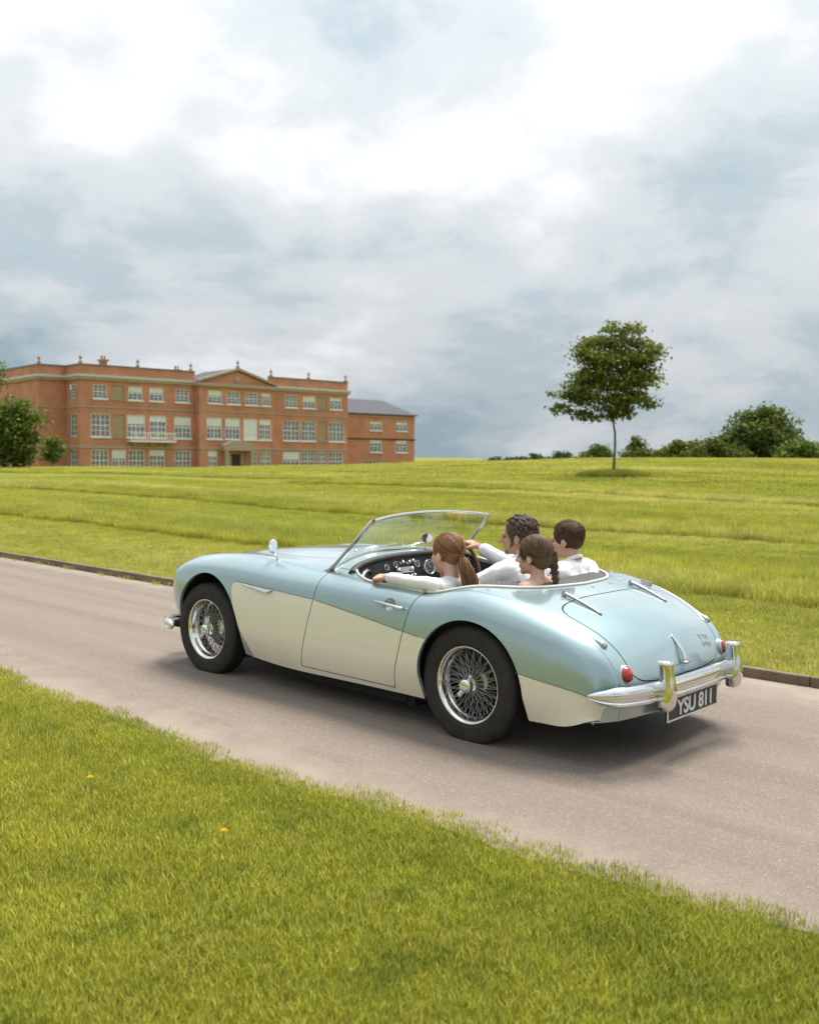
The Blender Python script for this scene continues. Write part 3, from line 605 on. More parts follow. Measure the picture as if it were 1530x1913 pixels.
make_tree('round_tree', 'smaller bright green bush tree at the right foot of the largest skyline tree', gbase(1490, 140), px_blobs(1490, 866, kd(140), [(1485, 838, 24), (1510, 845, 20), (1465, 848, 18), (1500, 828, 16)]), 4500, .45, mleafD, 2.5, .25, G_, 9, .4)
make_tree('round_tree', 'dark rounded tree between the largest skyline tree and the conical evergreens', gbase(1325, 145), px_blobs(1325, 866, kd(145), [(1325, 835, 24), (1350, 840, 20), (1305, 845, 18), (1330, 822, 14), (1385, 846, 18)]), 5000, .45, mleafB, 2.5, .25, G_, 10, .4)
make_tree('round_tree', 'light green sloping tree left of the dark rounded skyline tree', gbase(1265, 150), px_blobs(1265, 866, kd(150), [(1258, 838, 18), (1275, 832, 16), (1285, 845, 18), (1248, 850, 12), (1262, 824, 10)]), 4000, .42, mleafA, 2.2, .2, G_, 11, .4)
make_tree('conical_evergreen', 'dark pointed evergreen just right of the lone tree stem', gbase(1190, 150), px_blobs(1190, 866, kd(150), [(1190, 818, 10), (1190, 832, 16), (1180, 846, 18), (1202, 846, 18), (1190, 856, 20)]), 4500, .38, mleafB, 3, .2, G_, 12, .3)
make_tree('conical_evergreen', 'dark broad evergreen just left of the lone tree stem', gbase(1112, 155), px_blobs(1112, 866, kd(155), [(1118, 834, 12), (1110, 846, 18), (1130, 848, 14), (1095, 855, 12)]), 3500, .38, mleafB, 2.4, .2, G_, 13, .3)
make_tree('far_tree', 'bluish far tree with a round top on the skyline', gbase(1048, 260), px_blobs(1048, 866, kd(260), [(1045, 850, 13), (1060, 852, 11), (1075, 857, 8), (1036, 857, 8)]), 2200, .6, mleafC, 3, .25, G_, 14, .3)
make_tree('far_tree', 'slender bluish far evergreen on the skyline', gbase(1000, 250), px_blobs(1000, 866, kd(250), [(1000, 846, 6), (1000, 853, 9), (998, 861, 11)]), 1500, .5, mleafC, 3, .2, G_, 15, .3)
for i, (x0, lab) in enumerate(((925, 'low leftmost hedgerow bush on the far skyline'), (950, 'low hedgerow bush, second from left on the far skyline'), (975, 'low hedgerow bush left of the slender far evergreen'), (1022, 'low hedgerow bush between the slender evergreen and the round far tree'), (1225, 'low bush filling the gap right of the pointed evergreen'), (1155, 'low bush behind the lone tree stem'))):
    D = 240 if x0 < 1100 else 150
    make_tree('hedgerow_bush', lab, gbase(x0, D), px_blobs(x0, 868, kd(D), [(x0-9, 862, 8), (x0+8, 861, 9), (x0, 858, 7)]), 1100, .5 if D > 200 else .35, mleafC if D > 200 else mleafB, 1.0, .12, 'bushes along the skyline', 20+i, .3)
for i, (x0, y0, lab) in enumerate(((1296, 828, 'mid-sized dark tree between the light sloping tree and the dark rounded tree'), (1356, 820, 'mid-sized tree tucked against the left of the largest skyline tree'), (1238, 844, 'low dark tree right of the pointed evergreen on the skyline'), (1532, 842, 'bush tree at the right edge of the picture on the skyline'))):
    make_tree('round_tree', lab, gbase(x0, 152), px_blobs(x0, 868, kd(152), [(x0-10, y0+12, 16), (x0+10, y0+10, 16), (x0, y0, 13), (x0+2, y0+20, 20)]), 3600, .42, mleafB if i != 1 else mleafA, 2.4, .2, G_, 60+i, .35)
make_tree('garden_tree', 'bushy green tree at the left edge in front of the house', gbase(28, 95), px_blobs(28, 875, kd(95), [(25, 765, 30), (48, 785, 26), (5, 780, 30), (30, 805, 34), (55, 815, 20), (0, 820, 30), (25, 835, 28), (-25, 790, 34), (32, 858, 20), (2, 858, 24), (55, 850, 14)]), 9000, .30, mleafD, 3.0, .2, 'trees in front of the house', 31, .3)
make_tree('garden_tree', 'small loose shrub tree right of the bushy garden tree', gbase(98, 112), px_blobs(98, 874, kd(112), [(95, 818, 14), (106, 832, 13), (90, 838, 13), (100, 848, 12)]), 1500, .26, mleafD, 2.0, .1, 'trees in front of the house', 32, .2)
make_tree('garden_tree', 'tall dark tree just showing at the far left edge', gbase(-52, 105), px_blobs(-52, 874, kd(105), [(-52, 705, 40), (-30, 695, 28), (-72, 740, 45), (-57, 780, 45), (-50, 672, 26)]), 7000, .35, mleafB, 5.5, .3, 'trees in front of the house', 33, .4)
# ---------------------------------------------------------------- car body surface
def cspline(xk, yk, x):
    """natural cubic spline through (xk, yk[:,d])"""
    xk=np.asarray(xk,float); yk=np.asarray(yk,float); x=np.asarray(x,float)
    n=len(xk); h=np.diff(xk); A=np.zeros((n,n)); b=np.zeros((n,yk.shape[1])); A[0,0]=A[-1,-1]=1
    for i in range(1,n-1):
        A[i,i-1]=h[i-1]; A[i,i]=2*(h[i-1]+h[i]); A[i,i+1]=h[i]
        b[i]=6*((yk[i+1]-yk[i])/h[i]-(yk[i]-yk[i-1])/h[i-1])
    M=np.linalg.solve(A,b)
    i=np.clip(np.searchsorted(xk,x)-1,0,n-2); d=x-xk[i]; hh=h[i]
    a=((xk[i+1]-x)/hh)[:,None]; c=(d/hh)[:,None]; hh=hh[:,None]
    return a*yk[i]+c*yk[i+1]+((a**3-a)*M[i]+(c**3-c)*M[i+1])*hh**2/6
KB={
0:[(-1.15,-.745,.655,.262),(-.95,-.70,.675,.245),(-.75,-.62,.69,.217),(-.5,-.48,.697,.208),(-.2,-.2,.705,.20),(.3,.3,.705,.195),(1.0,1.0,.705,.19),(1.6,1.6,.70,.19),(2.0,2.0,.695,.22),(2.4,2.40,.69,.26),(2.65,2.64,.66,.29),(2.85,2.79,.56,.31),(3.05,2.86,.44,.31)],
2:[(-1.15,-.765,.63,.262),(-1.0,-.76,.645,.34),(-.85,-.72,.665,.41),(-.7,-.645,.69,.45),(-.5,-.49,.728,.47),(-.3,-.3,.75,.48),(0,0,.765,.49),(.3,.3,.757,.48),(.6,.6,.748,.47),(1.0,1.0,.745,.47),(1.5,1.5,.75,.48),(1.9,1.9,.755,.5),(2.3,2.3,.752,.52),(2.55,2.55,.735,.54),(2.75,2.735,.69,.54),(2.9,2.82,.62,.48),(3.05,2.85,.54,.33)],
5:[(-1.15,-.822,.55,.256),(-1.07,-.838,.555,.37),(-.97,-.826,.563,.465),(-.85,-.772,.575,.560),(-.7,-.665,.59,.638),(-.55,-.535,.605,.702),(-.4,-.395,.622,.753),(-.2,-.2,.645,.797),(0,0,.662,.817),(.15,.15,.666,.797),(.3,.3,.667,.771),(.5,.5,.667,.775),(.75,.75,.663,.782),(1.0,1.0,.648,.798),(1.3,1.3,.62,.815),(1.6,1.6,.60,.835),(1.95,1.95,.60,.85),(2.2,2.2,.605,.843),(2.4,2.4,.605,.825),(2.6,2.59,.603,.787),(2.75,2.745,.598,.735),(2.9,2.865,.575,.64),(3.05,2.88,.48,.33)],
8:[(-1.15,-.872,0,.256),(-1.07,-.885,0,.36),(-.97,-.875,0,.45),(-.85,-.83,0,.56),(-.7,-.725,0,.662),(-.55,-.575,0,.738),(-.4,-.405,0,.79),(-.2,-.2,0,.828),(.1,.1,0,.85),(.6,.6,0,.875),(1.0,1.0,0,.898),(1.3,1.3,0,.902),(1.6,1.6,0,.897),(2.0,2.0,0,.874),(2.3,2.3,0,.845),(2.5,2.49,0,.815),(2.65,2.63,0,.775),(2.8,2.78,0,.69),(2.93,2.87,0,.53),(3.05,2.89,0,.33)],
}
TK=np.array([0,.13,.27,.44,.58,.68,.80,.99,1.29])
S0,S1=-1.15,3.05
def body_keys(s):
    g=lambda k:cspline([p[0] for p in KB[k]],[p[1:] for p in KB[k]],s)
    K0,K2,K5,K8=g(0),g(2),g(5),g(8)
    K1=K0*.52+K2*.48; K1[:,1]=K0[:,1]+(K2[:,1]-K0[:,1])*.72
    def se(a,n=2.35):
        cy=np.cos(a)**(2/n); sz=np.sin(a)**(2/n); P=np.empty_like(K2)
        P[:,1]=K5[:,1]+(K2[:,1]-K5[:,1])*cy; P[:,2]=K2[:,2]+(K5[:,2]-K2[:,2])*sz
        P[:,0]=K2[:,0]+(K5[:,0]-K2[:,0])*(1-cy); return P
    K3,K4=se(math.radians(30)),se(math.radians(57))
    p=2.2+1.0*np.exp(-((s-1.0)/.35)**2)+.5*np.exp(-((s+.15)/.3)**2)
    v=-.012*np.exp(-((s-1.8)/.5)**2)
    def deck(fr,vv):
        P=np.empty_like(K5); w=1-fr**p
        P[:,1]=K5[:,1]*fr; P[:,2]=K5[:,2]+(K8[:,2]-K5[:,2])*w+v*vv; P[:,0]=K5[:,0]+(K8[:,0]-K5[:,0])*w; return P
    return [K0,K1,K2,K3,K4,K5,deck(.8,1.),deck(.46,.2),K8]
def body_points(s,t):
    """grid (len s, len t, 3) of the left half; t runs from the sill (0) to the centre line (1.29)"""
    K=np.stack(body_keys(s),0)                       # 9,ns,3
    Km=K[[7,6,5]].copy(); Km[:,:,1]*=-1              # mirrored neighbours keep the centre line smooth
    tk=np.concatenate([TK,2*TK[8]-TK[[7,6,5]]])
    Y=np.concatenate([K,Km],0).reshape(12,-1)
    return cspline(tk,Y,t).reshape(len(t),len(s),3).transpose(1,0,2)
# ---------------------------------------------------------------- car materials
def paint(name, col, metal, rough):
    m = bpy.data.materials.new(name); m.use_nodes = True; t = m.node_tree; b = t.nodes['Principled BSDF']; lk = t.links
    b.inputs['Metallic'].default_value = metal; b.inputs['Roughness'].default_value = rough; b.inputs['Coat Weight'].default_value = 1.0; b.inputs['Coat Roughness'].default_value = .035; b.inputs['Coat IOR'].default_value = 1.5
    tc_ = t.nodes.new('ShaderNodeTexCoord')
    n1_ = t.nodes.new('ShaderNodeTexNoise'); n1_.inputs['Scale'].default_value = 2.2; n1_.inputs['Detail'].default_value = 7; n1_.inputs['Roughness'].default_value = .65; lk.new(tc_.outputs['Object'], n1_.inputs[0])
    sx = t.nodes.new('ShaderNodeSeparateXYZ'); lk.new(tc_.outputs['Object'], sx.inputs[0])
    lo = t.nodes.new('ShaderNodeMapRange'); lo.inputs[1].default_value = .42; lo.inputs[2].default_value = .17; lo.inputs[3].default_value = 0; lo.inputs[4].default_value = .55; lk.new(sx.outputs[2], lo.inputs[0])   # road dust thrown up the lower panels
    mm = t.nodes.new('ShaderNodeMath'); mm.operation = 'MULTIPLY'; lk.new(lo.outputs[0], mm.inputs[0]); lk.new(n1_.outputs[0], mm.inputs[1])
    mx_ = t.nodes.new('ShaderNodeMix'); mx_.data_type = 'RGBA'; lk.new(mm.outputs[0], mx_.inputs[0]); mx_.inputs[6].default_value = col+(1,); mx_.inputs[7].default_value = (.30, .25, .18, 1); lk.new(mx_.outputs[2], b.inputs['Base Color'])
    rr_ = t.nodes.new('ShaderNodeMapRange'); rr_.inputs[1].default_value = .35; rr_.inputs[2].default_value = .75; rr_.inputs[3].default_value = .02; rr_.inputs[4].default_value = .09; lk.new(n1_.outputs[0], rr_.inputs[0]); lk.new(rr_.outputs[0], b.inputs['Coat Roughness'])
    return m
mteal = paint('ice_blue_paint', (.365, .478, .503), .48, .22)
mcream = paint('ivory_paint', (.78, .72, .58), 0, .3)
mchrome = mat('chrome', (.78, .77, .75), .07, 1.0, var=.05, vscale=30)
mdull = mat('worn_chrome', (.55, .54, .52), .24, 1.0, var=.12, vscale=40)
mrub = mat('tyre_rubber', (.021, .018, .015), .75, col2=(.038, .032, .026), vscale=14, bump=.25, bscale=120, spec=.35)
mblk = mat('black_leather', (.018, .0165, .016), .48, var=.25, vscale=20, bump=.25, bscale=220)
mpad = mat('dash_trim', (.022, .020, .019), .42, var=.2, vscale=20, bump=.2, bscale=250)
mbead = mat('dark_coachline', (.09, .075, .055), .5)
mspoke = mat('spoke_steel', (.36, .35, .335), .32, 1.0)
mdark = mat('underbody_black', (.012, .0115, .011), .85)
mhood = mat('hood_cloth', (.085, .082, .082), .85, col2=(.12, .115, .112), vscale=30, bump=.3, bscale=300)
mpipe = mat('ivory_piping', (.62, .60, .55), .45)
mred = mat('red_lens', (.40, .010, .010), .12, coat=1.0)
mamb = mat('amber_lens', (.30, .13, .04), .2, coat=.6)
mwood = mat('wheel_rim_wood', (.19, .075, .03), .3, col2=(.27, .12, .05), vscale=30, coat=.6)
mgauge = mat('gauge_face', (.012, .012, .012), .25, coat=.5); mneedle = mat('gauge_print', (.7, .68, .6), .5)
mplate = mat('plate_black', (.012, .012, .011), .35); mletter = mat('plate_white', (.72, .72, .70), .45)
mmir = mat('mirror_glass', (.9, .9, .9), .03, 1.0)
mglz = bpy.data.materials.new('windscreen_glass'); mglz.use_nodes = True; t = mglz.node_tree; t.nodes.remove(t.nodes['Principled BSDF'])
tp = t.nodes.new('ShaderNodeBsdfTransparent'); tp.inputs[0].default_value = (.90, .93, .90, 1); gl = t.nodes.new('ShaderNodeBsdfGlossy'); gl.inputs['Roughness'].default_value = .02
fr = t.nodes.new('ShaderNodeFresnel'); fr.inputs[0].default_value = 1.52; ms = t.nodes.new('ShaderNodeMixShader'); t.links.new(fr.outputs[0], ms.inputs[0]); t.links.new(tp.outputs[0], ms.inputs[1]); t.links.new(gl.outputs[0], ms.inputs[2]); t.links.new(ms.outputs[0], t.nodes['Material Output'].inputs[0])

# ---------------------------------------------------------------- car: body panels cut from one smooth surface
car = empty('car', (0, 0, 0)); tag(car, 'open-top vintage sports car in pale blue over ivory with wire wheels', 'car')
TL = np.linspace(0, TK[8], 105); SS = np.linspace(S0, S1, 400)
GL = body_points(SS, TL); GR = GL[:, ::-1][:, 1:].copy(); GR[:, :, 1] *= -1
BP = np.concatenate([GL, GR], 1); BT = np.concatenate([TL, TL[::-1][1:]]); ns, ntt = BP.shape[:2]
du = np.gradient(BP, axis=0); dv = np.gradient(BP, axis=1); BN = np.cross(du, dv); BN /= np.linalg.norm(BN, axis=2)[:, :, None]
if BN[200, 20, 1] < 0: BN = -BN
class PM:
    def __init__(s, P, Nn, S, T, faces, mi=None): s.P, s.N, s.S, s.T, s.f, s.mi = P, Nn, S, T, faces, mi or [0]*len(faces)
idx = np.arange(ns*ntt).reshape(ns, ntt)
quads = np.stack([idx[:-1, :-1], idx[:-1, 1:], idx[1:, 1:], idx[1:, :-1]], -1).reshape(-1, 4)
_n0 = np.cross(BP.reshape(-1, 3)[quads[:, 1]]-BP.reshape(-1, 3)[quads[:, 0]], BP.reshape(-1, 3)[quads[:, 3]]-BP.reshape(-1, 3)[quads[:, 0]])
if (_n0*BN.reshape(-1, 3)[quads[:, 0]]).sum(1).mean() < 0: quads = quads[:, ::-1]
base = PM(BP.reshape(-1, 3), BN.reshape(-1, 3), np.repeat(SS, ntt), np.tile(BT, ns), [tuple(q) for q in quads.tolist()])
def cut(pm, f):
    """split along the zero line of f: (inside f<0, outside f>=0)"""
    f = np.where(np.abs(f) < 1e-7, 1e-7, f); s = (f > 0).tolist(); fl = f.tolist(); new = []; cache = {}; n0 = len(pm.P); A = ([], []); Bm = ([], [])
    def mid(i, j):
        k = (i, j) if i < j else (j, i)
        if k not in cache:
            a = fl[k[0]]/(fl[k[0]]-fl[k[1]]); cache[k] = n0+len(new); new.append((k[0], k[1], a))
        return cache[k]
    for face, m_ in zip(pm.f, pm.mi):
        c_ = sum(s[i] for i in face)
        if c_ == len(face): Bm[0].append(face); Bm[1].append(m_); continue
        if c_ == 0: A[0].append(face); A[1].append(m_); continue
        pa, pb = [], []
        for q in range(len(face)):
            i, j = face[q], face[(q+1) % len(face)]
            (pb if s[i] else pa).append(i)
            if s[i] != s[j]: k = mid(i, j); pa.append(k); pb.append(k)
        if len(pa) > 2: A[0].append(tuple(pa)); A[1].append(m_)
        if len(pb) > 2: Bm[0].append(tuple(pb)); Bm[1].append(m_)
    if new:
        i = np.array([q[0] for q in new]); j = np.array([q[1] for q in new]); a = np.array([q[2] for q in new])[:, None]
        ip = lambda X: np.concatenate([X, X[i]*(1-a if X.ndim > 1 else 1-a[:, 0])+X[j]*(a if X.ndim > 1 else a[:, 0])])
        P, Nn, S, T = ip(pm.P), ip(pm.N), ip(pm.S), ip(pm.T)
    else: P, Nn, S, T = pm.P, pm.N, pm.S, pm.T
    return PM(P, Nn, S, T, *A), PM(P, Nn, S, T, *Bm)
def compact(pm):
    u, inv = np.unique(np.concatenate([np.array(q) for q in pm.f]), return_inverse=True); k = 0; F = []
    for q in pm.f: F.append(tuple(inv[k:k+len(q)].tolist())); k += len(q)
    return PM(pm.P[u], pm.N[u], pm.S[u], pm.T[u], F, pm.mi)
def sd_poly(px, py, poly):
    poly = np.asarray(poly, float); d = np.full(px.shape, 1e9); ins = np.zeros(px.shape, bool); n = len(poly)
    for i in range(n):
        a, b_ = poly[i], poly[(i+1) % n]; e = b_-a; wx, wy = px-a[0], py-a[1]
        tt_ = np.clip((wx*e[0]+wy*e[1])/(e@e), 0, 1); d = np.minimum(d, (wx-e[0]*tt_)**2+(wy-e[1]*tt_)**2)
        c1 = (a[1] <= py) != (b_[1] <= py); xi = a[0]+(py-a[1])/(b_[1]-a[1]+1e-12)*e[0]; ins ^= c1 & (px < xi)
    return np.where(ins, -1, 1)*np.sqrt(d)
def smooth_line(pts, n=8):
    P = np.asarray(pts, float); k = np.arange(len(P)); return cspline(k, P, np.linspace(0, len(P)-1, (len(P)-1)*n+1))
def mirror_loop(half): h = np.asarray(half); return np.concatenate([h, (h[::-1]*np.array([1, -1]))[1:-1]])
def panel(name, pm, mats, parent=car, depth=.014, label=None):
    pm = compact(pm); cnt = {}
    for q in pm.f:
        for a, c_ in zip(q, q[1:]+q[:1]): cnt[(a, c_)] = 1
    bd = [(a, c_) for (a, c_) in cnt if (c_, a) not in cnt]; nv = len(pm.P); bv = sorted({q for e in bd for q in e}); mp1 = {v: nv+i for i, v in enumerate(bv)}; mp2 = {v: nv+len(bv)+i for i, v in enumerate(bv)}
    P = np.concatenate([pm.P, pm.P[bv], pm.P[bv]-pm.N[bv]*depth]) if bv else pm.P
    F = list(pm.f)+[(mp1[c_], mp1[a], mp2[a], mp2[c_]) for a, c_ in bd]
    me = bpy.data.meshes.new(name); me.from_pydata(P.tolist(), [], F); mi = list(pm.mi)+[0]*len(bd); me.polygons.foreach_set('material_index', mi); me.update(); me.shade_smooth()
    nn = np.concatenate([pm.N, np.zeros((2*len(bv), 3))]); me.normals_split_custom_set_from_vertices(nn.tolist())
    o = link(name, me, mats, parent)
    if label: o['label'] = label
    return o
# cockpit opening
CKh = smooth_line([(1.045, 0), (1.045, .25), (1.04, .43), (1.02, .52), (.95, .59), (.85, .634), (.74, .650), (.54, .654), (.35, .657), (.22, .655), (.12, .635), (.05, .594), (-.03, .54), (-.12, .455), (-.20, .335), (-.245, .19), (-.262, 0)], 6)
CK = mirror_loop(CKh)
_, pm = cut(base, sd_poly(base.P[:, 0], base.P[:, 1], CK)+np.where(base.P[:, 2] < .6, 2.0, 0))
# wheel arches
def arch(P):
    z = P[:, 2]
    f1 = ((P[:, 0]-2.275)/.378)**2+(np.maximum(z-.29, 0)/.428)**2-1+np.where(z < .29, (.29-z)*.35, 0)*np.where(P[:, 0] < 2.275, -1, 1)
    f2 = ((P[:, 0]+.03-np.where(z < .33, (.33-z)*-.18, 0))/.350)**2+(np.maximum(z-.33, 0)/.342)**2-1
    return np.minimum(f1, f2)*.17
_, pm = cut(pm, arch(pm.P))
# two-tone paint line
TONE = [(1.93, .690), (1.57, .672), (1.19, .652), (.835, .608), (.42, .555), (.26, .537), (-.05, .490), (-.35, .446), (-.54, .418), (-.88, .373), (-.93, .363), (-1.03, .345), (-1.10, .332), (-1.14, .308), (-1.2, .2), (-1.2, .05), (1.74, .05), (1.83, .26), (1.905, .39), (1.962, .54), (1.983, .62), (1.978, .665), (1.958, .684)]
ftone = lambda p: np.maximum(sd_poly(p.S, p.P[:, 2], TONE), np.where(p.S < -.8, p.T-(.60-3.4*np.clip(.335-p.P[:, 2], 0, .1)), p.T-.60))
ta, tb = cut(pm, ftone(pm)); pm = PM(ta.P, ta.N, ta.S, ta.T, ta.f+tb.f, [1]*len(ta.f)+[0]*len(tb.f))
GAP = .0028
# doors
def fscoop(p): return np.maximum((np.sqrt(((p.P[:, 0]-.545)/.046)**2+((p.P[:, 2]-.690)/.036)**2)-1)*.04, p.T-.66)
DOOR = np.concatenate([smooth_line([(1.145, .90), (1.155, .83), (1.163, .775), (1.172, .72), (1.190, .642), (1.24, .462), (1.295, .30), (1.315, .222)], 4), smooth_line([(.513, .222), (.495, .328), (.458, .441), (.42, .576), (.392, .668), (.362, .738), (.325, .79), (.28, .90)], 4)])
fdoor = lambda p: np.maximum(sd_poly(p.P[:, 0], p.P[:, 2], DOOR), p.T-(TK[5]+.075))
d_in, pm = cut(pm, fdoor(pm)+GAP); _, pm = cut(pm, fdoor(pm)-GAP)
# boot lid and bonnet
BOOT = mirror_loop(smooth_line([(-.408, 0), (-.408, .2), (-.410, .33), (-.42, .42), (-.445, .485), (-.49, .52), (-.54, .525), (-.60, .514), (-.68, .500), (-.78, .494), (-.85, .486), (-.93, .468), (-.975, .434), (-1.0, .375), (-1.01, .25), (-1.008, 0)], 5))
BONNET = mirror_loop(smooth_line([(1.28, 0), (1.28, .28), (1.30, .37), (1.38, .41), (1.8, .42), (2.2, .40), (2.45, .34), (2.55, .22), (2.57, 0)], 5))
fb = lambda p: sd_poly(p.S, p.P[:, 1], BOOT)
boot_in, pm = cut(pm, fb(pm)+GAP*1.3); _, pm = cut(pm, fb(pm)-GAP*1.3)
fb = lambda p: sd_poly(p.S, p.P[:, 1], BONNET)
bon_in, pm = cut(pm, fb(pm)+GAP); _, pm = cut(pm, fb(pm)-GAP)
# wing seams
wing, shroud = cut(pm, pm.T-(TK[5]-.0012)); _, shroud = cut(shroud, shroud.T-(TK[5]+.0012))
panel('body_shroud', shroud, [mteal, mcream])
panel('boot_lid', boot_in, [mteal, mcream]); boot_lid = car.children[-1]
boot_lid = [o for o in car.children if o.name.startswith('boot_lid')][0]
panel('bonnet', bon_in, [mteal, mcream])
_, d_in = cut(d_in, fscoop(d_in)); dl, dr = cut(d_in, -d_in.P[:, 1]); door_l = panel('door', dl, [mteal, mcream], label='nearside door with chrome pull handle'); panel('door', dr, [mteal, mcream])
fs = lambda p: np.maximum(np.maximum(p.P[:, 2]-.224, .511-p.P[:, 0]), p.P[:, 0]-1.317)
sill, wing = cut(wing, fs(wing)); 
wf, wr = cut(wing, .8-wing.P[:, 0])
for nm, q in (('front_wing', wf), ('rear_wing', wr), ('sill', sill)):
    l, r_ = cut(q, -q.P[:, 1])
    panel(nm, l, [mteal, mcream], depth=.02); panel(nm, r_, [mteal, mcream], depth=.02)
# helpers on the surface
def surf(s, tt_, side=1):
    e = 1e-3; q = body_points(np.array([s-e, s, s+e]), np.array([tt_-e, tt_, min(tt_+e, TK[8])])); P = q[1, 1]; n_ = np.cross(q[2, 1]-q[0, 1], q[1, 2]-q[1, 0]); n_ /= np.linalg.norm(n_)
    if n_[2] < 0 and abs(n_[1]) < .5 or (n_@(P-np.array([.9, 0, .3]))) < 0: n_ = -n_
    P = P.copy(); P[1] *= side; n_ = n_.copy(); n_[1] *= side; return Vector(P), Vector(n_)
TD = np.linspace(0, TK[8], 400)
def at_sz(s, z, side=1):
    q = body_points(np.array([s]), TD[:180])[0]; return surf(s, float(np.interp(z, q[:, 2], TD[:180])), side)
def at_sy(s, y):
    q = body_points(np.array([s]), TD[150:])[0]; return surf(s, float(np.interp(-abs(y), -q[:, 1], TD[150:])), 1 if y >= 0 else -1)
def frame(P, n_, along):
    n_ = Vector(n_).normalized(); a = Vector(along); a = (a-n_*a.dot(n_)).normalized(); b_ = n_.cross(a); m = Matrix.Identity(4)
    for i in range(3): m[i][0], m[i][1], m[i][2], m[i][3] = a[i], b_[i], n_[i], P[i]
    return m
tl = np.array(TONE[:12])
for sd in (1, -1):                                                       # coachline bead over the paint break
    for (sa, sb, nm) in ((1.955, 1.19, 'coachline'), (1.176, .40, 'coachline'), (.388, .305, 'coachline'), (-.345, -.95, 'coachline')):
        P = []
        for s in np.linspace(sa, sb, 26):
            p, n_ = at_sz(s, float(np.interp(-s, -tl[:, 0], tl[:, 1]))+.001, sd); P.append(p+n_*.0006)
        MB().tube(P, .0017, 6).build(nm, mbead, car, smooth=True)
    P = []
    for s in np.linspace(-.05, -1.05, 60): p, n_ = surf(s, TK[5], sd); P.append(p-n_*.0012)
    MB().tube(P, .003, 6).build('wing_bead', mteal, car, smooth=True)
    P = []
    for s in np.linspace(1.18, 2.7, 50): p, n_ = surf(s, TK[5], sd); P.append(p-n_*.0012)
    MB().tube(P, .003, 6).build('wing_bead', mteal, car, smooth=True)
    # wing flash: tapering chrome vent at the front of the ivory panel
    V = []; F = []; m_ = 14
    for i in range(m_+1):
        q = i/m_; s = 1.875-.305*q; zz = float(np.interp(-s, -tl[:, 0], tl[:, 1])); h = .002+.020*(q/.85 if q < .85 else max(.02, (1-q)/.15))
        p0, n0 = at_sz(s, zz-.004, sd); p1, n1 = at_sz(s, zz-.004-h, sd); V += [p0+n0*.001, p0+n0*(.006+.010*q), p1+n1*(.008+.012*q), p1+n1*.001]
    for i in range(m_): F += [(i*4+k, i*4+k+1, i*4+5+k, i*4+4+k) for k in range(3)]
    F += [(m_*4, m_*4+1, m_*4+2, m_*4+3), (3, 2, 1, 0)]
    m = MB(); m.add(V, F); m.build('wing_flash', mchrome, car, angle=35)
# piping round the cockpit
def rim_point(x, y):
    for _ in range(1):
        q = body_points(np.array([x]), TD[120:])[0]; tt_ = float(np.interp(-abs(y), -q[:, 1], TD[120:])); return surf(x, tt_, 1 if y >= 0 else -1)
rim = [rim_point(*q) for q in CK]
iC = [i for i, q in enumerate(CK) if q[0] < .93]
runs = [i for i in range(len(CK)) if CK[i][0] < .98]
P = [rim[i][0]+rim[i][1]*.004 for i in runs]
MB().tube(P, .0085, 8).build('cockpit_piping', mpipe, car, smooth=True)
P = [rim[i][0]+rim[i][1]*.008 for i in range(len(CK)) if CK[i][0] >= .985]
P = [p for p in P if p.y > 0][::1], [p for p in P if p.y <= 0]
# snap studs behind the seats
ms_ = MB()
for sd in (1, -1):
    for (s, y) in ((-.06, .612), (-.18, .515), (-.262, .37), (-.308, .20)):
        p, n_ = at_sy(s, y*sd); m = MB(); m.lathe([(.0065, 0), (.006, .006), (0, .008)], 10, frame(p, n_, (1, 0, 0))); m.build('hood_stud', mdull, car, smooth=True)
p, n_ = at_sy(-.316, 0); MB().lathe([(.0065, 0), (.006, .006), (0, .008)], 10, frame(p, n_, (1, 0, 0))).build('hood_stud', mdull, car, smooth=True)
# door handles in their round scoops, latch pegs
for sd in (1, -1):
    p, n_ = at_sz(.545, .690, sd); fm = frame(p, n_, (1, 0, 0))
    dd = [o for o in car.children if o.name.startswith('door') and not o.name.startswith('door_')]; dd = dd[0] if sd == 1 else dd[1]
    m = MB(); m.lathe([(.050, -.003), (.044, -.006), (.034, -.016), (.02, -.022), (0, -.024)], 28, fm @ Matrix.Scale(.80, 4, (0, 1, 0))); m.build('handle_scoop', mteal, dd, smooth=True)
    a, na = at_sz(.640, .697, sd); b_, nb = at_sz(.432, .680, sd); m = MB()
    m.tube([a+na*.004, a+na*.022, a*.5+b_*.5+na*.027, b_+nb*.024, b_+nb*.022-(a-b_).normalized()*.01], [.006, .0085, .0095, .0105, .008], 10); m.tube([a*.75+b_*.25+na*.0, a*.75+b_*.25+na*.022], .007, 8); m.build('handle', mchrome, dd, smooth=True)
    p, n_ = rim_point(.335, .657*sd); m = MB(); m.tube([p+n_*.0, p+n_*.02], .006, 8); m.box((p.x, p.y+.010*sd, p.z+.006), (.022, .020, .016)); m.build('door_latch', mdull, car)
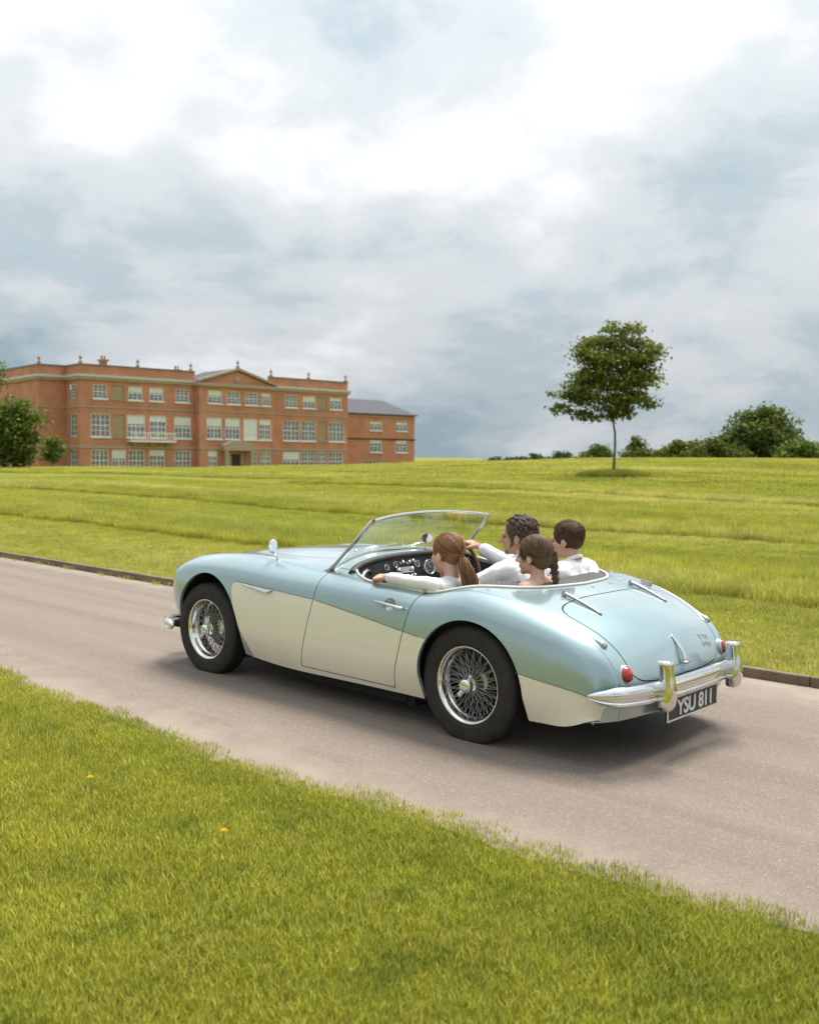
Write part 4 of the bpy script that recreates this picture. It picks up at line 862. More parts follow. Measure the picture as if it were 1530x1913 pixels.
# boot furniture
for sd in (1, -1):
    P = []; rr = []
    for q in np.linspace(0, 1, 14):
        s = -.345-.225*q; p, n_ = at_sy(s, .337*sd); w_ = .010*(1-.75*q)+.0015; P.append(p+n_*(.004+.013*(1-q)**1.2)); rr.append(w_)
    MB().tube(P, rr, 8).build('hinge', mspoke, boot_lid, smooth=True)
    p, n_ = at_sy(-.352, .337*sd); MB().lathe([(.013, 0), (.012, .010), (.006, .014), (0, .014)], 12, frame(p, n_, (1, 0, 0))).build('hinge_boss', mspoke, boot_lid, smooth=True)
P = []; rr = []
for q in np.linspace(0, 1, 12):
    s = -.795-.150*q; p, n_ = at_sy(s, 0.004); P.append(p+n_*(.004+.020*math.sin(q*2.3)*q)); rr.append(.004+.009*q)
m = MB(); m.tube(P, rr, 8); e = P[-1]; m.box((e.x-.006, e.y, e.z-.004), (.02, .046, .016)); m.build('boot_handle', mchrome, boot_lid, smooth=True)
# script badge: two short lines of looping chrome lettering, too small in the picture to read
for row, (y0, y1, s0) in enumerate(((-.27, -.375, -.845), (-.285, -.385, -.895))):
    P = []
    for q in np.linspace(0, 1, 60):
        y = y0+(y1-y0)*q+.006*math.sin(q*25); s = s0+.009*math.sin(q*25+1.2)*(1 if int(q*7) % 3 else 1.9)-.012*q; p, n_ = at_sy(s, y); P.append(p+n_*.003)
    MB().tube(P, .0012, 5).build('script_badge', mspoke, boot_lid, smooth=True)
# lamps
for sd in (1, -1):
    p, n_ = surf(-.955, .745, sd); n_ = Vector((-.86, .30*sd, .22)).normalized(); fm = frame(p-n_*.012, n_, (0, 0, 1)) @ Matrix.Diagonal((1.02, .86, .9, 1))
    m = MB(); m.lathe([(.050, -.02), (.048, .012), (.043, .020), (.039, .020)], 28, fm); lm_ = m.build('tail_lamp', mteal, car, smooth=True)
    m = MB(); m.lathe([(.039, .016), (.038, .024), (.033, .034), (.020, .042), (0, .046)], 28, fm); m.build('lens', mred, lm_, smooth=True)
    m = MB(); m.lathe([(.0435, .016), (.0435, .0225), (.0385, .0225), (.0385, .016)], 28, fm, closed=True); m.build('bezel', mchrome, lm_, smooth=True)
    P = []; rr = []
    for q in np.linspace(0, 1, 10):
        p, n_ = surf(-.66-.115*q, .722, sd); P.append(p+n_*(-.010+.014*q)); rr.append(.004+.012*q**.8)
    lm_ = MB().tube(P, rr, 12).build('indicator_pod', mteal, car, smooth=True)
    d = (P[-1]-P[-2]).normalized(); m = MB(); m.lathe([(.0165, 0), (.016, .004), (.013, .009), (.010, .010)], 16, frame(P[-1], d, (0, 0, 1))); m.build('bezel', mdull, lm_, smooth=True)
    m = MB(); m.lathe([(.0105, .008), (.008, .013), (0, .015)], 14, frame(P[-1], d, (0, 0, 1))); m.build('lens', mamb, lm_, smooth=True)
    # headlamps at the front
    hp_ = Vector((2.845, .50*sd, .625)); fm = frame(hp_, Vector((1, .12*sd, .06)), (0, 0, 1)); m = MB(); m.lathe([(.098, -.06), (.098, .0), (.088, .012), (.082, .012)], 28, fm); lm_ = m.build('headlamp', mchrome, car, smooth=True)
    m = MB(); m.lathe([(.083, .008), (.06, .03), (.03, .04), (0, .043)], 28, fm); m.build('lens', mglass, lm_, smooth=True)
p, n_ = at_sy(-.352, -.525); m = MB(); fm = frame(p, n_, (1, 0, 0)); m.box((0, 0, .008), (.060, .034, .014), M=fm); m.box((.0, 0, .018), (.075, .012, .010), M=fm); m.build('fuel_filler_flap', mdull, car)
# grille
gr = MB()
for k in range(15):
    y = -.26+.52*k/14; gr.tube([(2.895, y, .37), (2.905, y, .46), (2.885, y, .56)], .006, 6)
gr.tube([(2.88, -.29, .36), (2.90, -.3, .46), (2.875, -.2, .57), (2.875, .2, .57), (2.90, .3, .46), (2.88, .29, .36)], .014, 8, closed=True); gr.build('grille', mchrome, car, smooth=True)
# bumpers
def bumper(name, half, zc_, prof, taper=.12):
    h = smooth_line(half, 8); path = np.concatenate([h, (h[:-1]*np.array([1, -1]))[::-1]]); n = len(path); seg = np.r_[0, np.cumsum(np.linalg.norm(np.diff(path, axis=0), axis=1))]; Lt = seg[-1]; V = []; F = []; k = len(prof)
    for i in range(n):
        tg = path[min(i+1, n-1)]-path[max(i-1, 0)]; tg /= np.linalg.norm(tg); no = np.array([tg[1], -tg[0]])
        if no@(path[i]-np.array([1.0, 0])) < 0: no = -no
        e = min(seg[i], Lt-seg[i]); sc = min(1, (e/taper)**.55) if e > 0 else 0.0; sc = max(sc, .06)
        for (a, zz) in prof: V.append((path[i][0]+no[0]*a*(.35+.65*sc), path[i][1]+no[1]*a*(.35+.65*sc), zc_+zz*sc))
    for i in range(n-1):
        for q in range(k): F.append((i*k+q, i*k+(q+1) % k, (i+1)*k+(q+1) % k, (i+1)*k+q))
    F += [tuple(range(k))[::-1], tuple((n-1)*k+q for q in range(k))]
    m = MB(); m.add(V, F); return m.build(name, mchrome, car, angle=42)
prof = [(0, .050), (.014, .051), (.026, .044), (.034, .030), (.037, .014), (.035, .000), (.029, -.008), (.020, -.013), (.020, -.019), (.028, -.024), (.031, -.033), (.027, -.043), (.014, -.050), (0, -.050), (-.006, -.03), (-.006, .03)]
rb = bumper('rear_bumper', [(-.735, .690), (-.795, .672), (-.862, .61), (-.905, .50), (-.925, .37), (-.938, .18), (-.942, 0)], .388, prof, .15)
fbp = bumper('front_bumper', [(2.66, .735), (2.75, .712), (2.87, .63), (2.95, .42), (2.985, .2), (2.99, 0)], .31, [(a*1.0, z*.72) for a, z in prof], .05)
for sd in (1, -1): MB().box((2.66, .67*sd, .31), (.15, .03, .045)).build('bumper_bracket', mdark, fbp)
for sd in (1, -1):
    for (x0, dx, nm) in ((-.962, -1, rb), (3.0, 1, fbp)):
        V = []; F = []; secs = [(.298, .022, .020, .0), (.305, .033, .031, .0), (.325, .038, .038, .004), (.36, .037, .042, .008), (.40, .032, .043, .008), (.45, .028, .039, .004), (.50, .027, .034, -.002), (.526, .031, .036, -.004), (.540, .030, .034, -.004), (.546, .022, .026, -.004)]; n = 20
        for (z, wy, wx, off) in secs:
            for k in range(n):
                a = 2*math.pi*k/n; ca, sa = math.cos(a), math.sin(a); ex = .62
                V.append((x0+dx*(off+.012)+dx*wx*math.copysign(abs(ca)**ex, ca), .365*sd+wy*math.copysign(abs(sa)**ex, sa), z))
        for i in range(len(secs)-1):
            for k in range(n): F.append((i*n+k, i*n+(k+1) % n, (i+1)*n+(k+1) % n, (i+1)*n+k))
        F += [tuple(range(n))[::-1], tuple((len(secs)-1)*n+k for k in range(n))]
        m = MB(); m.add(V, F); m.build('overrider', mchrome, nm, angle=50)
m = MB(); P = [(-.70, .635, .245), (-.765, .56, .246), (-.82, .42, .252), (-.85, .22, .258), (-.855, 0, .26)]
m.tube(smooth_line(P, 5), .011, 8, flat=.8); m.build('lower_valance_strip', mdull, car, smooth=True)
# number plate
pl = MB(); bevel_box(pl, (-.925, 0, .272), (.012, .54, .116), .003); plate = pl.build('number_plate', mplate, car)
m = MB()
for (c_, d_) in (((-.932, 0, .2165), (.006, .54, .007)), ((-.932, .2665, .272), (.006, .007, .104)), ((-.932, -.2665, .272), (.006, .007, .104)), ((-.932, 0, .3275), (.006, .54, .007))): m.box(c_, d_)
m.build('plate_border', mletter, plate)
fc = bpy.data.curves.new('registration', 'FONT'); fc.body = 'YSU 811'; fc.size = .115; fc.extrude = .0022; fc.align_x = 'CENTER'; fc.align_y = 'CENTER'; fc.offset = .0024; fc.space_character = .98
to = bpy.data.objects.new('tmp', fc); COL.objects.link(to); dg = bpy.context.evaluated_depsgraph_get(); tm = bpy.data.meshes.new_from_object(to.evaluated_get(dg)); bpy.data.objects.remove(to, do_unlink=True)
tx = np.empty(len(tm.vertices)*3); tm.vertices.foreach_get('co', tx); tx = tx.reshape(-1, 3); wdt = np.ptp(tx[:, 0]); hgt = np.ptp(tx[:, 1]); tx[:, 0] *= .375/wdt; tx[:, 1] *= .082/hgt; tx -= (tx.max(0)+tx.min(0))/2
tv = np.stack([-.9335-tx[:, 2], -tx[:, 0]-.012, tx[:, 1]+.272], -1); tm.vertices.foreach_set('co', tv.ravel()); tm.update(); tm.name = 'registration'
link('registration', tm, mletter, plate)
# wheels
def wheel(cx_, cy_, steer, lab):
    sd = 1 if cy_ > 0 else -1; root = None; cz = .318
    fm = Matrix.Translation((cx_, cy_, cz)) @ Matrix.Rotation(steer, 4, 'Z') @ Matrix.Rotation(-R(90)*sd, 4, 'X')          # local z points outwards
    m = MB(); m.lathe([(.196, .056), (.207, .060), (.209, .066), (.206, .070), (.200, .066), (.194, .058), (.188, .048), (.186, .030), (.180, .022), (.172, .010), (.170, -.02), (.176, -.045), (.190, -.052), (.207, -.062), (.207, -.07)], 64, fm)
    wh = m.build('wheel', mchrome, car, smooth=True); wh['label'] = lab
    pr_ = [(.193, -.060), (.215, -.072), (.25, -.080), (.285, -.078), (.305, -.069), (.315, -.056)]
    for y in (-.040, -.020, 0, .020, .040): pr_ += [(.3185, y-.008), (.3185, y+.006), (.312, y+.007), (.312, y+.0095)]
    pr_ += [(.316, .055), (.306, .069), (.302, .0715), (.285, .078), (.27, .0795), (.25, .080), (.232, .077), (.228, .0785), (.215, .0725), (.208, .070), (.200, .060)]
    m = MB(); m.lathe(pr_, 72, fm); m.build('tyre', mrub, wh, angle=30)
    sp_ = MB()
    for k in range(20):
        a = 2*math.pi*k/20
        for (r0, h0, r1, h1, da) in ((.040, .040, .172, .012, .30), (.040, .040, .172, .012, -.30), (.060, -.040, .176, .020, .42), (.060, -.040, .176, .020, -.42)):
            a1 = a+da+(.08 if h0 < 0 else 0); A = fm @ Vector((r0*math.cos(a), r0*math.sin(a), h0)); B = fm @ Vector((r1*math.cos(a1), r1*math.sin(a1), h1)); sp_.tube([A, B], .0018, 5, caps=False)
    sp_.build('spokes', mspoke, wh, smooth=True)
    m = MB(); m.lathe([(.0, -.06), (.064, -.055), (.066, -.035), (.055, -.028), (.046, .0), (.040, .036), (.044, .040), (.043, .047), (.036, .054), (.037, .074), (.036, .084), (.033, .092), (.022, .096), (0, .097)], 28, fm); m.build('hub', mchrome, wh, smooth=True)
    sa_ = R(235); m = MB()
    for k in range(2):
        a = sa_+math.pi*k; P = [fm @ Vector((q*math.cos(a), q*math.sin(a), h)) for q, h in ((.026, .078), (.046, .080), (.066, .086), (.076, .090))]; m.tube(P, [.015, .013, .012, .007], 8, flat=.55, up=tuple(fm.to_3x3() @ Vector((0, 0, 1))))
    m.build('spinner', mchrome, wh, smooth=True)
    m = MB(); m.lathe([(.075, -.075), (.13, -.07), (.13, -.05), (.05, -.045)], 32, fm); m.build('brake_drum', mdark, wh, smooth=True)
wheel(0, .635, 0, 'nearside rear wire wheel'); wheel(2.337, .627, .0175, 'nearside front wire wheel'); wheel(0, -.635, 0, 'offside rear wire wheel'); wheel(2.337, -.627, .0175, 'offside front wire wheel')
# wheel wells and underbody
for sd in (1, -1):
    for (cx_, cz, r_) in ((-.03, .33, .40), (2.275, .33, .40)):
        V = []; F = []; n = 24; prof_ = [(.705*sd, r_), (.45*sd, r_), (.44*sd, .0)]
        for (y, q) in prof_:
            for k in range(n+1): a = math.pi*((-.12+1.24*k/n) if cx_ < 1 else (.06+1.06*k/n)); V.append((cx_+q*math.cos(a), min(abs(y), .75)*sd, min(cz+q*math.sin(a), .79)))
        for i in range(2):
            for k in range(n): F.append((i*(n+1)+k, i*(n+1)+k+1, (i+1)*(n+1)+k+1, (i+1)*(n+1)+k))
        m = MB(); m.add([(p[0], p[1]*(1 if abs(p[1]) < .6 else .985), p[2]) for p in V], F); m.build('wheel_well', mdark, car, smooth=True)
m = MB(); fl_ = [(2.55, .42), (1.85, .62), (.36, .62), (.30, .44), (-.36, .44), (-.42, .58), (-.66, .52)]; fl_ = fl_+[(x, -y) for x, y in fl_[::-1]]; n = len(fl_)
m.add([(x, y, .155 if -.4 < x < 2 else .20) for x, y in fl_]+[(x, y, .26) for x, y in fl_], [tuple(range(n))]+[(i, (i+1) % n, n+(i+1) % n, n+i) for i in range(n)]); m.build('floor_pan', mdark, car)
m = MB(); m.tube([(1.5, .42, .13), (.6, .44, .12), (.4, .4, .13), (-.2, .35, .2), (-.5, .35, .22)], .022, 10); m.build('exhaust_pipe', mdull, car, smooth=True)
m = MB(); m.tube([(.45, -.6, .318), (.0, -.6, .318), (0, .6, .318)], .03, 10); m.build('rear_axle', mdark, car, smooth=True)
m = MB()
for (x, y, z, d_) in ((1.1, .55, .135, (1.3, .08, .06)), (.55, .61, .15, (.10, .05, .05)), (.47, .60, .14, (.06, .05, .06)), (1.1, -.55, .135, (1.3, .08, .06)), (1.6, 0, .15, (.6, .35, .06))): m.box((x, y, z), d_)
m.build('chassis_rail', mdark, car)

# ---------------------------------------------------------------- interior
ck2 = CK.copy(); ctr = np.array([.4, 0]); V = []; F = []; n = len(CK)
for (k, z) in ((1.0, None), (.985, -.05), (.975, .30)):
    for i in range(n):
        q = CK[i]*np.array([1, 1]) if k == 1.0 else ctr+(CK[i]-ctr)*k
        zz = rim[i][0].z-.004 if z is None else (rim[i][0].z-.06 if z < 0 else z)
        V.append((q[0], q[1], zz))
for j in range(2):
    for i in range(n): F.append((j*n+i, j*n+(i+1) % n, (j+1)*n+(i+1) % n, (j+1)*n+i))
F.append(tuple(2*n+i for i in range(n)))
m = MB(); m.add(V, F); m.build('cockpit_tub', mblk, car, angle=50)
# dashboard: padded roll along the scuttle, panel below it
DP = [(.985, .60, .815), (1.015, .53, .845), (1.03, .42, .868), (1.038, .25, .884), (1.04, 0, .890), (1.038, -.25, .884), (1.03, -.42, .868), (1.015, -.53, .845), (.985, -.60, .815)]
dpl = smooth_line(DP, 5); MB().tube(dpl+np.array([0, 0, .0]), .026, 10, flat=.8).build('dash_roll', mblk, car, smooth=True)
m = MB(); V = []; F = []
for p in dpl: V += [(p[0]-.008, p[1], p[2]-.015), (p[0]-.035, p[1], p[2]-.10), (p[0]-.02, p[1], .60)]
for i in range(len(dpl)-1): F += [(i*3+k, i*3+3+k, i*3+4+k, i*3+1+k) for k in range(2)]
m.add(V, F); dash = m.build('dashboard', mpad, car, smooth=True)
def dash_x(y, z): xx = float(np.interp(-y, -np.array(dpl)[:, 1], np.array(dpl)[:, 0])); zt = float(np.interp(-y, -np.array(dpl)[:, 1], np.array(dpl)[:, 2])); return xx-.008-.027*min(1, max(0, (zt-.015-z)/.085))
def gauge(y, z, r_, nm='gauge'):
    fm = frame((dash_x(y, z), y, z), (-1, 0, .25), (0, 0, 1)); m = MB(); m.lathe([(r_, -.01), (r_, .006), (r_*.9, .009), (r_*.84, .004)], 24, fm); g_ = m.build(nm, mchrome, dash, smooth=True)
    m = MB(); m.lathe([(r_*.85, .004), (0, .004)], 24, fm); m.cur = 1
    for k in range(9): a = R(-130+260*k/8); m.box((r_*.68*math.cos(a), r_*.68*math.sin(a), .0052), (r_*.16, r_*.06, .001), a, fm)
    m.box((r_*.25, r_*.1, .006), (r_*.8, r_*.07, .001), .4, fm); m.build('dial', [mgauge, mneedle], g_)
gauge(-.12, .80, .052, 'speedometer'); gauge(-.52, .79, .05, 'rev_counter'); gauge(-.005, .83, .024); gauge(-.23, .825, .026); gauge(.278, .825, .020); gauge(.196, .838, .019)
for (y, z) in ((.142, .846), (.082, .843), (.047, .848), (.11, .757), (.08, .755), (.045, .757)):
    fm = frame((dash_x(y, z), y, z), (-1, 0, .25), (0, 0, 1)); m = MB(); m.lathe([(.011, 0), (.011, .006), (.006, .008), (.006, .018), (.011, .022), (.010, .030), (0, .031)], 14, fm); m.build('switch_knob', mchrome, dash, smooth=True)
fm = frame((dash_x(.125, .80), .125, .798), (-1, 0, .25), (0, 1, 0)); m = MB(); m.box((0, 0, .006), (.15, .038, .016), M=fm); rd = m.build('radio', mdull, dash)
for dy in (-.06, .06): MB().lathe([(.013, .012), (.012, .03), (0, .031)], 14, fm @ Matrix.Translation((dy, 0, 0))).build('radio_knob', mchrome, rd, smooth=True)
MB().tube([(.90, .60, .775), (.915, .575, .815), (.935, .53, .832), (.955, .48, .825), (.97, .46, .80)], .011, 8).build('grab_handle', mchrome, dash, smooth=True)
# steering wheel
sw = Matrix.Translation((.925, -.33, .775)) @ Matrix.Rotation(R(-72), 4, 'Y'); ring = [sw @ Vector((.2*math.cos(a), .2*math.sin(a), 0)) for a in np.linspace(0, 2*math.pi, 49)[:-1]]
m = MB(); m.tube(ring, .0125, 10, closed=True); stw = m.build('steering_wheel', mwood, car, smooth=True)
m = MB()
for a0 in (0, 2*math.pi/3, 4*math.pi/3):
    for d in (-.09, 0, .09): m.tube([sw @ Vector((.03*math.cos(a0+d*2), .03*math.sin(a0+d*2), -.02)), sw @ Vector((.192*math.cos(a0+d), .192*math.sin(a0+d), 0))], .004, 6)
m.build('spoke', mchrome, stw, smooth=True)
m = MB(); m.lathe([(.045, -.03), (.045, -.01), (.035, .0), (0, .004)], 20, sw); m.tube([sw @ Vector((0, 0, -.02)), sw @ Vector((0, 0, -.18))], .02, 10); m.build('hub', mdark, stw, smooth=True)
# seats
def seat(x, y, wd, back_h, nm='seat'):
    m = MB(); bevel_box(m, (x+.24, y, .30), (.48, wd, .13), .05); st = m.build(nm, mblk, car, smooth=True)
    m = MB(); bm = bmesh.new(); bmesh.ops.create_cube(bm, size=1)
    for v in bm.verts: v.co = Vector((v.co.x*.11, v.co.y*wd*.98, v.co.z*back_h))
    bmesh.ops.bevel(bm, geom=list(bm.edges), offset=.045, segments=4, affect='EDGES'); rot = Matrix.Rotation(R(-14), 4, 'Y')
    bm.verts.index_update(); m.add([tuple(rot @ v.co+Vector((x-.075, y, .33+back_h/2))) for v in bm.verts], [[v.index for v in f.verts] for f in bm.faces]); bm.free(); m.build('seat_back', mblk, st, smooth=True)
seat(.36, .325, .46, .40); seat(.36, -.325, .46, .40)
m = MB(); bevel_box(m, (-.02, 0, .46), (.26, .84, .14), .04); bn = m.build('rear_seat', mblk, car, smooth=True); m = MB(); bevel_box(m, (-.155, 0, .62), (.07, .76, .30), .03); m.build('seat_back', mblk, bn, smooth=True)
# stowed hood: a ribbed crescent of cloth inside the rear rim
V = []; F = []; half = [i for i in range(len(CK)) if CK[i][0] < .02]; NR = 6; prevk = None
cr_pts = [(CK[i], rim[i][0].z) for i in half]
pl_ = []; 
for (a, za_), (c_, zc_) in zip(cr_pts[:-1], cr_pts[1:]):
    for q in range(6): pl_.append((a+(c_-a)*q/6, za_+(zc_-za_)*q/6))
pl_.append(cr_pts[-1]); n = len(pl_); acc = 0.0
for i, (p, z) in enumerate(pl_):
    if i: acc += np.linalg.norm(p-pl_[i-1][0])
    wd = .23*math.sin(math.pi*min(1, max(0, i/(n-1))))**.35+.004; inw = np.array([.33, 0])-p; inw /= np.linalg.norm(inw); rdg = .008*abs(math.sin(acc*math.pi/.034))
    for k in range(NR): q = k/(NR-1); pt = p+inw*(.006+wd*q); V.append((pt[0], pt[1], z-.002+.026*math.sin(q*math.pi*.75)+rdg*math.sin(q*math.pi)-.10*q**5))
for i in range(n-1):
    for k in range(NR-1): F.append((i*NR+k, i*NR+k+1, (i+1)*NR+k+1, (i+1)*NR+k))
m = MB(); m.add(V, F); m.build('stowed_hood', mhood, car, smooth=True)
# windscreen
botc = smooth_line([(1.165, .600, .822), (1.20, .45, .868), (1.235, .22, .900), (1.245, 0, .908), (1.235, -.22, .900), (1.20, -.45, .868), (1.165, -.600, .822)], 6); topc = smooth_line([(.862, .552, 1.133), (.892, .42, 1.150), (.918, .21, 1.164), (.925, 0, 1.169), (.918, -.21, 1.164), (.892, -.42, 1.150), (.862, -.552, 1.133)], 6)
V = []; F = []; n = len(botc); NZ = 8
for i in range(n):
    for k in range(NZ): q = k/(NZ-1); V.append(tuple(botc[i]*(1-q)+topc[i]*q+np.array([.012, 0, .008])*math.sin(math.pi*q)))
for i in range(n-1):
    for k in range(NZ-1): F.append((i*NZ+k, (i+1)*NZ+k, (i+1)*NZ+k+1, i*NZ+k+1))
m = MB(); m.tube(topc, .0125, 10, flat=.8); ws = m.build('windscreen', mchrome, car, smooth=True)
m = MB(); m.add(V, F); m.build('glass', mglz, ws, smooth=True)
m = MB(); m.tube(botc+np.array([0, 0, .004]), .010, 8); m.build('lower_rail', mchrome, ws, smooth=True)
for sd in (1, -1):
    A = Vector((1.175, .608*sd, .812)); B = Vector((.860, .560*sd, 1.138)); m = MB(); m.tube([A+Vector((.075, -.004*sd, -.004)), A+Vector((.03, 0, .003)), A+Vector((-.004, 0, .012)), A*.85+B*.15, A*.5+B*.5, B], [.006, .013, .019, .0175, .0155, .014], 10, flat=.75); m.build('post', mdull, ws, smooth=True)
    m = MB(); m.box(tuple(B+Vector((.004, -.006*sd, -.004))), (.030, .022, .026), 0); m.build('corner_clip', mchrome, ws)
# mirrors, wipers
m = MB(); m.tube([(1.672, .604, .835), (1.69, .605, .862), (1.715, .615, .893)], [.007, .005, .005], 8); wm = m.build('wing_mirror', mdull, car, smooth=True)
fm = frame((1.712, .618, .930), (-1, .25, -.34), (0, 0, 1)) @ Matrix.Diagonal((1.12, .74, 1, 1)); m = MB(); m.lathe([(.040, .004), (.042, .0), (.040, -.012), (.025, -.025), (0, -.03)], 24, fm); m.build('shell', mpipe, wm, smooth=True)
m = MB(); m.lathe([(.040, .0035), (0, .0035)], 24, fm); m.build('mirror_face', mmir, wm, smooth=True)
m = MB(); m.lathe([(.016, 0), (.012, .006), (0, .008)], 12, frame((1.672, .604, .833), (0, .1, 1), (1, 0, 0))); m.build('mirror_foot', mdull, wm, smooth=True)
fm = frame((1.06, -.15, .985), (-1, .2, .1), (0, 1, 0)) @ Matrix.Diagonal((1.4, .9, 1, 1)); m = MB(); m.lathe([(.034, .004), (.035, 0), (.030, -.012), (0, -.02)], 24, fm); m.tube([(1.075, -.15, .97), (1.06, -.13, .90)], .005, 8); im = m.build('interior_mirror', mdull, car, smooth=True); m = MB(); m.lathe([(.033, .0042), (0, .0042)], 24, fm); m.build('mirror_face', mmir, im)
for (y0, y1) in ((.30, -.05), (-.15, -.48)):
    m = MB(); m.tube([(1.262, y0, .915), (1.262, (y0+y1)/2, .932), (1.235, y1, .945)], .0045, 6); m.tube([(1.27, y0, .905), (1.266, y0, .925)], .010, 8); m.build('wiper', mchrome, car, smooth=True)
# ---------------------------------------------------------------- people
mskin = mat('skin', (.58, .335, .235), .5, col2=(.64, .38, .275), vscale=14, sss=.12, spec=.4)
mskin2 = mat('tanned_skin', (.46, .245, .16), .5, col2=(.53, .30, .20), vscale=14, sss=.12, spec=.4)
def cloth(name, c): return mat(name, c, .85, var=.05, vscale=9, bump=.18, bscale=38, sheen=.2)
mknit = cloth('cream_knit', (.74, .72, .69)); mshirt = cloth('white_linen', (.80, .78, .80)); mtee = cloth('white_cotton', (.82, .80, .79)); mjean = cloth('dark_trousers', (.03, .04, .07)); mstrap = cloth('grey_strap', (.14, .13, .16)); mvest = cloth('lilac_top', (.55, .50, .55))
meye = mat('eye', (.16, .13, .11), .2); mlip = mat('lip', (.45, .17, .14), .5)
def hair_mat(name, a, b_, c_):
    m = bpy.data.materials.new(name); m.use_nodes = True; t = m.node_tree; b = t.nodes['Principled BSDF']; g = t.nodes.new('ShaderNodeNewGeometry'); cr_ = t.nodes.new('ShaderNodeValToRGB')
    cr_.color_ramp.elements[0].color = a+(1,); cr_.color_ramp.elements[1].color = c_+(1,); e = cr_.color_ramp.elements.new(.6); e.color = b_+(1,)
    t.links.new(g.outputs['Random Per Island'], cr_.inputs[0]); t.links.new(cr_.outputs[0], b.inputs['Base Color']); b.inputs['Roughness'].default_value = .55; b.inputs['Specular IOR Level'].default_value = .3; b.inputs['Anisotropic'].default_value = .4; return m
hW = hair_mat('auburn_hair', (.13, .055, .020), (.24, .115, .045), (.44, .26, .12)); hM = hair_mat('greying_hair', (.045, .028, .018), (.090, .058, .038), (.24, .19, .15))
hG = hair_mat('brown_hair', (.058, .032, .018), (.105, .060, .034), (.19, .115, .065)); hB = hair_mat('short_brown_hair', (.055, .028, .015), (.100, .053, .028), (.18, .10, .055)); hBe = hair_mat('grey_beard', (.09, .07, .055), (.17, .14, .115), (.32, .28, .24))
def organic(name, mb, voxel, mt_, parent, smooth=6, fac=.5, sub=False):
    o = bpy.data.objects.new('tmp', mb.mesh('tmp')); COL.objects.link(o)
    r_ = o.modifiers.new('r', 'REMESH'); r_.mode = 'VOXEL'; r_.voxel_size = voxel; r_.use_smooth_shade = True
    s_ = o.modifiers.new('s', 'SMOOTH'); s_.factor = fac; s_.iterations = smooth
    dg = bpy.context.evaluated_depsgraph_get(); me = bpy.data.meshes.new_from_object(o.evaluated_get(dg)); bpy.data.objects.remove(o, do_unlink=True); me.materials.clear(); me.name = name
    return link(name, me, mt_, parent, True)
def fold(me_obj, amp, sc, seed=0):
    """soft folds in cloth: displace along normals with stretched noise"""
    me = me_obj.data; n = len(me.vertices); co = np.empty(n*3); no = np.empty(n*3); me.vertices.foreach_get('co', co); me.vertices.foreach_get('normal', no); co = co.reshape(-1, 3); no = no.reshape(-1, 3)
    k = np.array([mnoise.noise(Vector((p[0]*sc, p[1]*sc*.8, p[2]*sc*.45+seed)))+.5*mnoise.noise(Vector((p[0]*sc*2.3+7, p[1]*sc*2.1, p[2]*sc*1.1+seed))) for p in co])
    me.vertices.foreach_set('co', (co+no*amp*k[:, None]).ravel()); me.update()
def head(mb, M_, sc=1.0, jaw=1.0):
    T = lambda p: tuple(M_ @ Vector((p[0]*sc, p[1]*sc, p[2]*sc))); B = lambda c_, r_: mb.ball((0, 0, 0), tuple(q*sc for q in r_), 20, 14, M_ @ Matrix.Translation(Vector(c_)*sc))
    B((-.012, 0, .032), (.096, .075, .082)); B((.034, 0, -.028), (.056, .056, .072)); B((.030, 0, -.060), (.055, .050*jaw, .045)); B((.066, 0, -.090), (.022, .024*jaw, .018))
    mb.cap(T((.086, 0, .014)), T((.108, 0, -.024)), .0075*sc, .0125*sc); mb.cap(T((.098, -.010, -.028)), T((.098, .010, -.028)), .008*sc, .008*sc)
    mb.cap(T((.080, -.03, .022)), T((.080, .03, .022)), .012*sc, .012*sc)
    for sd in (1, -1):
        B((.058, .034*sd, -.022), (.024, .020, .022)); mb.ball((0, 0, 0), (.019*sc, .008*sc, .030*sc), 12, 10, M_ @ Matrix.Translation(Vector((-.010, .074*sd, -.012))*sc) @ Matrix.Rotation(R(18)*sd, 4, 'Z') @ Matrix.Rotation(R(-12), 4, 'Y'))
    mb.cap(T((.083, -.016, -.058)), T((.083, .016, -.058)), .007*sc, .007*sc)
def neck(mb, M_, base, r_, sc=1.0): mb.cap(M_ @ Vector((-.028*sc, 0, -.05*sc)), base, r_, r_*1.12)
def hand(mb, W, d, back, thumb_side, curl, sc=1.0, spread=.06):
    """palm, four jointed fingers and a thumb; curl = bend in degrees at each finger joint"""
    W, d, back = Vector(W), Vector(d).normalized(), Vector(back); back = (back-d*back.dot(d)).normalized(); sd_ = d.cross(back)*thumb_side
    for i, (off, ln, kl) in enumerate(((.030, .080, 1.0), (.010, .085, 1.08), (-.010, .082, 1.0), (-.028, .074, .80))):
        K = W+d*ln*sc+sd_*off*sc; mb.cap(W+sd_*off*.5*sc, K, .0135*sc, .0105*sc); p = K; dd = (d+sd_*spread*off*20*.2).normalized(); bk = back.copy()
        for j, L in enumerate((.042, .026, .021)):
            a = R(curl[j]); dn = dd*math.cos(a)-bk*math.sin(a); bk = (bk*math.cos(a)+dd*math.sin(a)).normalized(); dd = dn.normalized(); q = p+dd*L*kl*sc; mb.cap(p, q, (.0096-.0010*j)*sc, (.0088-.0010*j)*sc, 10, 4); p = q
    T0 = W+d*.022*sc+sd_*.022*sc; T1 = T0+(d*.55+sd_*.75-back*.25).normalized()*.042*sc; T2 = T1+(d*.85+sd_*.30-back*.35).normalized()*.032*sc; T3 = T2+(d*.9-back*.4).normalized()*.024*sc
    mb.cap(T0, T1, .0145*sc, .0115*sc); mb.cap(T1, T2, .0105*sc, .0095*sc); mb.cap(T2, T3, .0095*sc, .0078*sc)
